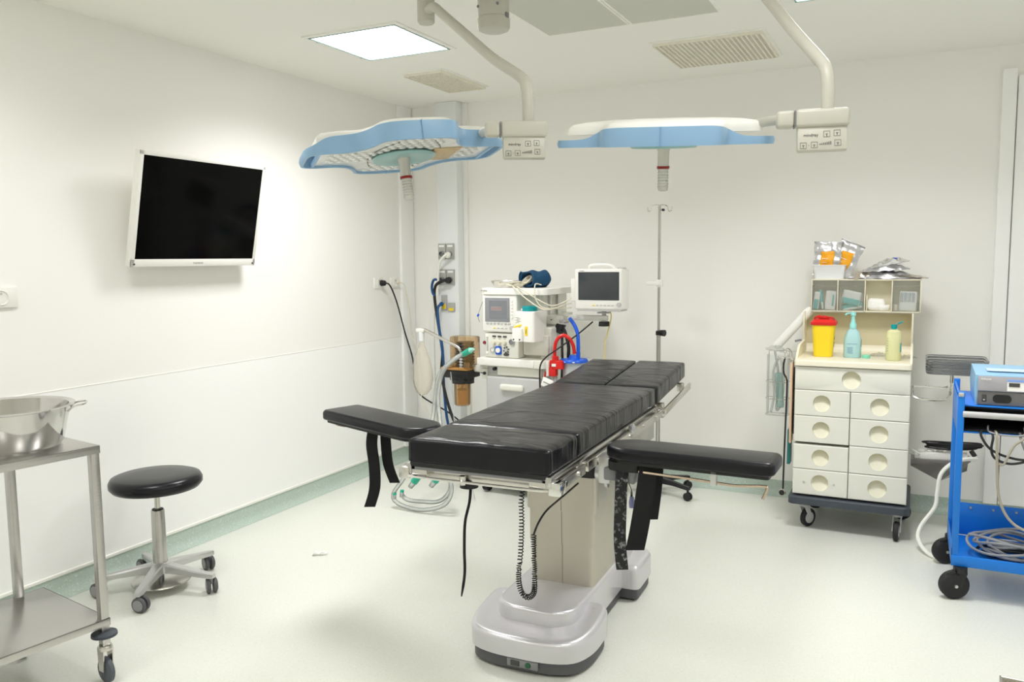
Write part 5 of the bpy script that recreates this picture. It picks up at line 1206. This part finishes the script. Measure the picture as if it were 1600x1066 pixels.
b = B(); b.b2(.05, .30, .10, .20, .1455, .1475); b.done('top_print', mat('pale_print', (.55, .72, .85), .4), t)
# cables on the cart
hose('cart_cable', 'black cable sagging from the cart drawer shelf', [(.30, 4.24, .80), (.30, 4.215, .775), (.34, 4.21, .72), (.42, 4.205, .69), (.50, 4.20, .69), (.56, 4.21, .71)], .0055, m_rubber, cat='cable')
hose('cart_cable', 'black cable with the lowest sag under the cart drawer', [(.34, 4.24, .80), (.345, 4.21, .775), (.34, 4.205, .72), (.36, 4.205, .68), (.42, 4.20, .665), (.50, 4.20, .69), (.55, 4.21, .70)], .0055, m_rubber, cat='cable')
hose('cart_cable', 'beige cable hanging from the drawer and curving right towards the shelf', [(.355, 4.24, .80), (.36, 4.205, .78), (.365, 4.20, .65), (.38, 4.20, .50), (.43, 4.20, .40), (.52, 4.20, .35), (.60, 4.25, .30)], .006, mat('beige_cable', (.36, .33, .27), .5), cat='cable')
hose('cart_cable', 'beige cable rising in a loop under the cart drawer', [(.37, 4.205, .66), (.39, 4.20, .66), (.41, 4.20, .71), (.43, 4.205, .75), (.46, 4.21, .777), (.47, 4.23, .80)], .0055, mat('beige_cable', (.36, .33, .27), .5), cat='cable')
hose('cart_cable', 'dark cable slanting down from the drawer to the right edge', [(.45, 4.24, .80), (.455, 4.21, .77), (.475, 4.205, .72), (.51, 4.205, .66), (.56, 4.21, .60)], .0055, m_gcable, cat='cable')
hose('cart_cable', 'pale cable lying over the front edge of the drawer shelf', [(.33, 4.30, .812), (.33, 4.225, .80), (.38, 4.217, .79), (.44, 4.217, .79), (.47, 4.225, .80), (.47, 4.3, .812)], .004, m_lcable, cat='cable')
tag(B().box((0, 0, 0), (.04, .02, .05), rot=(0, .3, 0), bev=.008).done('cable_plug', mat('olive_plug', (.30, .32, .22), .5), None, (.515, 4.205, .70)), 'pale green cable plug hanging under the cart drawer', 'plug')
t = thing('coiled_cable', 'heap of coiled pale grey cable on the bottom shelf of the blue cart', 'cable', (.47, 4.40, .168))
rnd = random.Random(11)
for k in range(7):
    r = .09 + .012 * (k % 4); cx, cy = rnd.uniform(-.03, .05), rnd.uniform(-.02, .02)
    B().tube([(cx + 1.45 * r * math.cos(a), cy + r * math.sin(a) * 1.1, .008 + .011 * k + .018 * math.sin(a * 2 + k) + .018) for a in [j * PI / 6 for j in range(12)]], .0065, 8, closed=True).done('coil', m_lcable, t)
t = thing('coiled_cable', 'black coiled cable under the pale grey cable heap on the cart', 'cable', (.50, 4.42, .168))
for k in range(3):
    B().tube([((.10 + .02 * k) * 1.3 * math.cos(a), (.05 + .03 * k) * math.sin(a), .008 + .004 * k) for a in [j * PI / 6 for j in range(12)]], .007, 8, closed=True).done('coil', m_rubber, t)

# ------------------------------------------------------------------ stool
S = thing('rolling_stool', 'round black rolling stool with five star aluminium base by the left wall', 'stool', (-3.29, 2.735, 0))
B().lathe([(0, .505), (.18, .505), (.20, .51), (.214, .528), (.214, .548), (.204, .566), (.18, .574), (.10, .579), (0, .58)], n=56).done('seat', m_seat, S, ang=60)
B().lathe([(0, .49), (.06, .49), (.06, .506), (0, .506)], n=24).done('seat_plate', m_black, S)
B().cyl((0, 0, .36), (0, 0, .50), .0135, n=20).done('piston', m_steel, S)
b = B(); b.lathe([(0, .12), (.034, .12), (.031, .395), (.029, .398), (0, .398)], n=28); co = b.done('column', m_brush, S)
B().lathe([(0, .396), (.026, .396), (.026, .402), (0, .402)], n=24).done('column_cap', m_black, co)
B().lathe([(0, .085), (.05, .085), (.055, .10), (.05, .125), (.036, .135), (0, .135)], n=28).done('hub', m_alu, S)
for k in range(5):
    an = math.radians(11 + 72 * k); d = Vector((math.cos(an), math.sin(an), 0)); n_ = Vector((-d.y, d.x, 0)); R = []
    for r_, wd, z0, z1 in ((.02, .030, .086, .132), (.08, .024, .086, .126), (.19, .020, .082, .110), (.275, .019, .078, .100), (.30, .012, .078, .097)):
        q0 = d * r_
        R.append([q0 - n_ * wd + Vector((0, 0, z0)), q0 + n_ * wd + Vector((0, 0, z0)), q0 + n_ * wd + Vector((0, 0, z1 - .006)), q0 + n_ * wd * .75 + Vector((0, 0, z1)), q0 - n_ * wd * .75 + Vector((0, 0, z1)), q0 - n_ * wd + Vector((0, 0, z1 - .006))])
    lg = B().loft(R).done('leg', m_alu, S)
    e = d * .285; off = Vector((math.cos(an + 2.2), math.sin(an + 2.2), 0)) * .012
    B().cyl(e + Vector((0, 0, .05)), e + Vector((0, 0, .082)), .009).done('caster_stem', m_grey, lg)
    cz = Matrix.Translation(e + off + Vector((0, 0, .0365))) @ Matrix.Rotation(math.radians(-35 + 12 * k), 4, 'Z') @ Matrix.Rotation(PI / 2, 4, 'X')
    b = B()
    for s in (-1, 1): b.lathe([(0, s * .015 - .009), (.032, s * .015 - .009), (.0365, s * .015 - .004), (.0365, s * .015 + .004), (.032, s * .015 + .009), (0, s * .015 + .009)], n=26)
    b.xf(cz).done('caster', m_dgrey, lg)
    for s in (-1, 1): B().lathe([(0, s * .0255 - .002), (.026, s * .0255 - .002), (.026, s * .0255), (0, s * .0255 + .001)], n=22).xf(cz).done('caster_cover', m_mgrey, lg)
B().lathe([(0, .052), (.10, .052), (.135, .046), (.138, .040), (.132, .038), (.10, .044), (0, .044)], n=44).done('foot_disc', m_steel, S)
b = B(); b.cyl((0, 0, .05), (0, 0, .09), .014); b.cyl((.03, -.03, .05), (.03, -.03, .085), .008); b.done('foot_post', m_grey, S)

# ------------------------------------------------------------------ steel trolley with bowl
Tr = thing('steel_trolley', 'two shelf stainless steel trolley at the left edge', 'trolley', (-3.03, 1.657, 0), 80.9)
hx, hy = .40, .262
def tray_top(name, z, th, m):
    b = B(); b.b2(-hx, hx, -hy, hy, z - .004, z, bev=.001)
    for x0, x1, y0, y1 in ((-hx, hx, -hy, -hy + .004), (-hx, hx, hy - .004, hy), (-hx, -hx + .004, -hy, hy), (hx - .004, hx, -hy, hy)): b.b2(x0, x1, y0, y1, z - th, z, bev=.001)
    return b.done(name, m, Tr)
tray_top('top_shelf', .925, .030, m_brush); tray_top('bottom_shelf', .255, .028, m_brush)
for x, y in ((hx - .018, -hy + .018), (-hx + .018, -hy + .018), (hx - .105, hy - .018), (-hx + .105, hy - .018)):
    lg = B().b2(x - .0155, x + .0155, y - .0155, y + .0155, .15, .90, bev=.002).done('leg', m_brush, Tr)
    B().lathe([(0, .205), (.03, .205), (.046, .198), (.047, .188), (.03, .183), (0, .183)], (x, y, 0), 26).done('bumper_disc', m_bumper, lg)
    b = B(); b.cyl((x, y, .18), (x, y, .142), .014); b.lathe([(0, .15), (.024, .15), (.028, .142), (.028, .132), (0, .13)], (x, y, 0), 20)
    for s in (-1, 1): b.loft([[(x + s * .016, y - .022, .135), (x + s * .016, y + .022, .135), (x + s * .016, y + .016, .05), (x + s * .016, y - .016, .05)], [(x + s * .020, y - .022, .135), (x + s * .020, y + .022, .135), (x + s * .020, y + .016, .05), (x + s * .020, y - .016, .05)]])
    fk = b.done('caster_fork', m_steel, lg)
    B().lathe([(0, -.012), (.042, -.012), (.05, -.007), (.05, .007), (.042, .012), (0, .012)], (x, y, .0505), 28, M=Matrix.Rotation(PI / 2, 4, 'Y')).done('caster_wheel', mat('slate_wheel', (.09, .10, .12), .5), lg)
t = thing('steel_bowl', 'deep polished steel bowl with side handles on the steel trolley', 'bowl', (-3.0, 1.852, .925))
B().lathe([(0, .012), (.165, .012), (.165, 0), (.172, 0), (.182, .014), (.212, .145), (.226, .150), (.228, .154), (.222, .156), (.206, .150), (.176, .022), (.165, .016), (0, .016)], n=72).done('basin', m_polish, t)
for an in (50, 230):
    a = math.radians(an); d = Vector((math.cos(a), math.sin(a), 0)); n_ = Vector((-d.y, d.x, 0))
    B().tube([d * .205 + n_ * .055 + Vector((0, 0, .125)), d * .226 + n_ * .052 + Vector((0, 0, .142)), d * .262 + n_ * .035 + Vector((0, 0, .148)), d * .262 - n_ * .035 + Vector((0, 0, .148)), d * .226 - n_ * .052 + Vector((0, 0, .142)), d * .205 - n_ * .055 + Vector((0, 0, .125))], .0035, 8).done('handle', m_chrome, t)

# ------------------------------------------------------------------ steel table corner at bottom right, paper scrap
t = thing('steel_table', 'steel side table whose corner shows at the bottom right', 'table', (.52, 1.50, 0), -2)
b = B(); b.b2(-.35, .35, -.33, .33, .725, .732, bev=.001)
for x0, x1, y0, y1 in ((-.35, .35, -.33, -.325), (-.35, .35, .325, .33), (-.35, -.345, -.33, .33), (.345, .35, -.33, .33)): b.b2(x0, x1, y0, y1, .715, .755, bev=.0015)
b.done('table_top', m_steel, t)
for x in (-.33, .33):
    for y in (-.31, .31): B().b2(x - .014, x + .014, y - .014, y + .014, 0, .72, bev=.002).done('leg', m_brush, t)
b = B()
def scr(u, v): return (-.04 + u * .08, (v - .5) * .03 * (1 - .6 * u), .004 + .012 * abs(math.sin(u * 7)) + .004 * math.sin(v * 8))
b.sheet(scr, 12, 5)
tag(b.done('paper_scrap', m_paper, None, (-2.865, 3.42, 0.0), (0, 0, math.radians(30)), solid=.001), 'small crumpled white scrap lying on the floor left of the table', 'scrap')
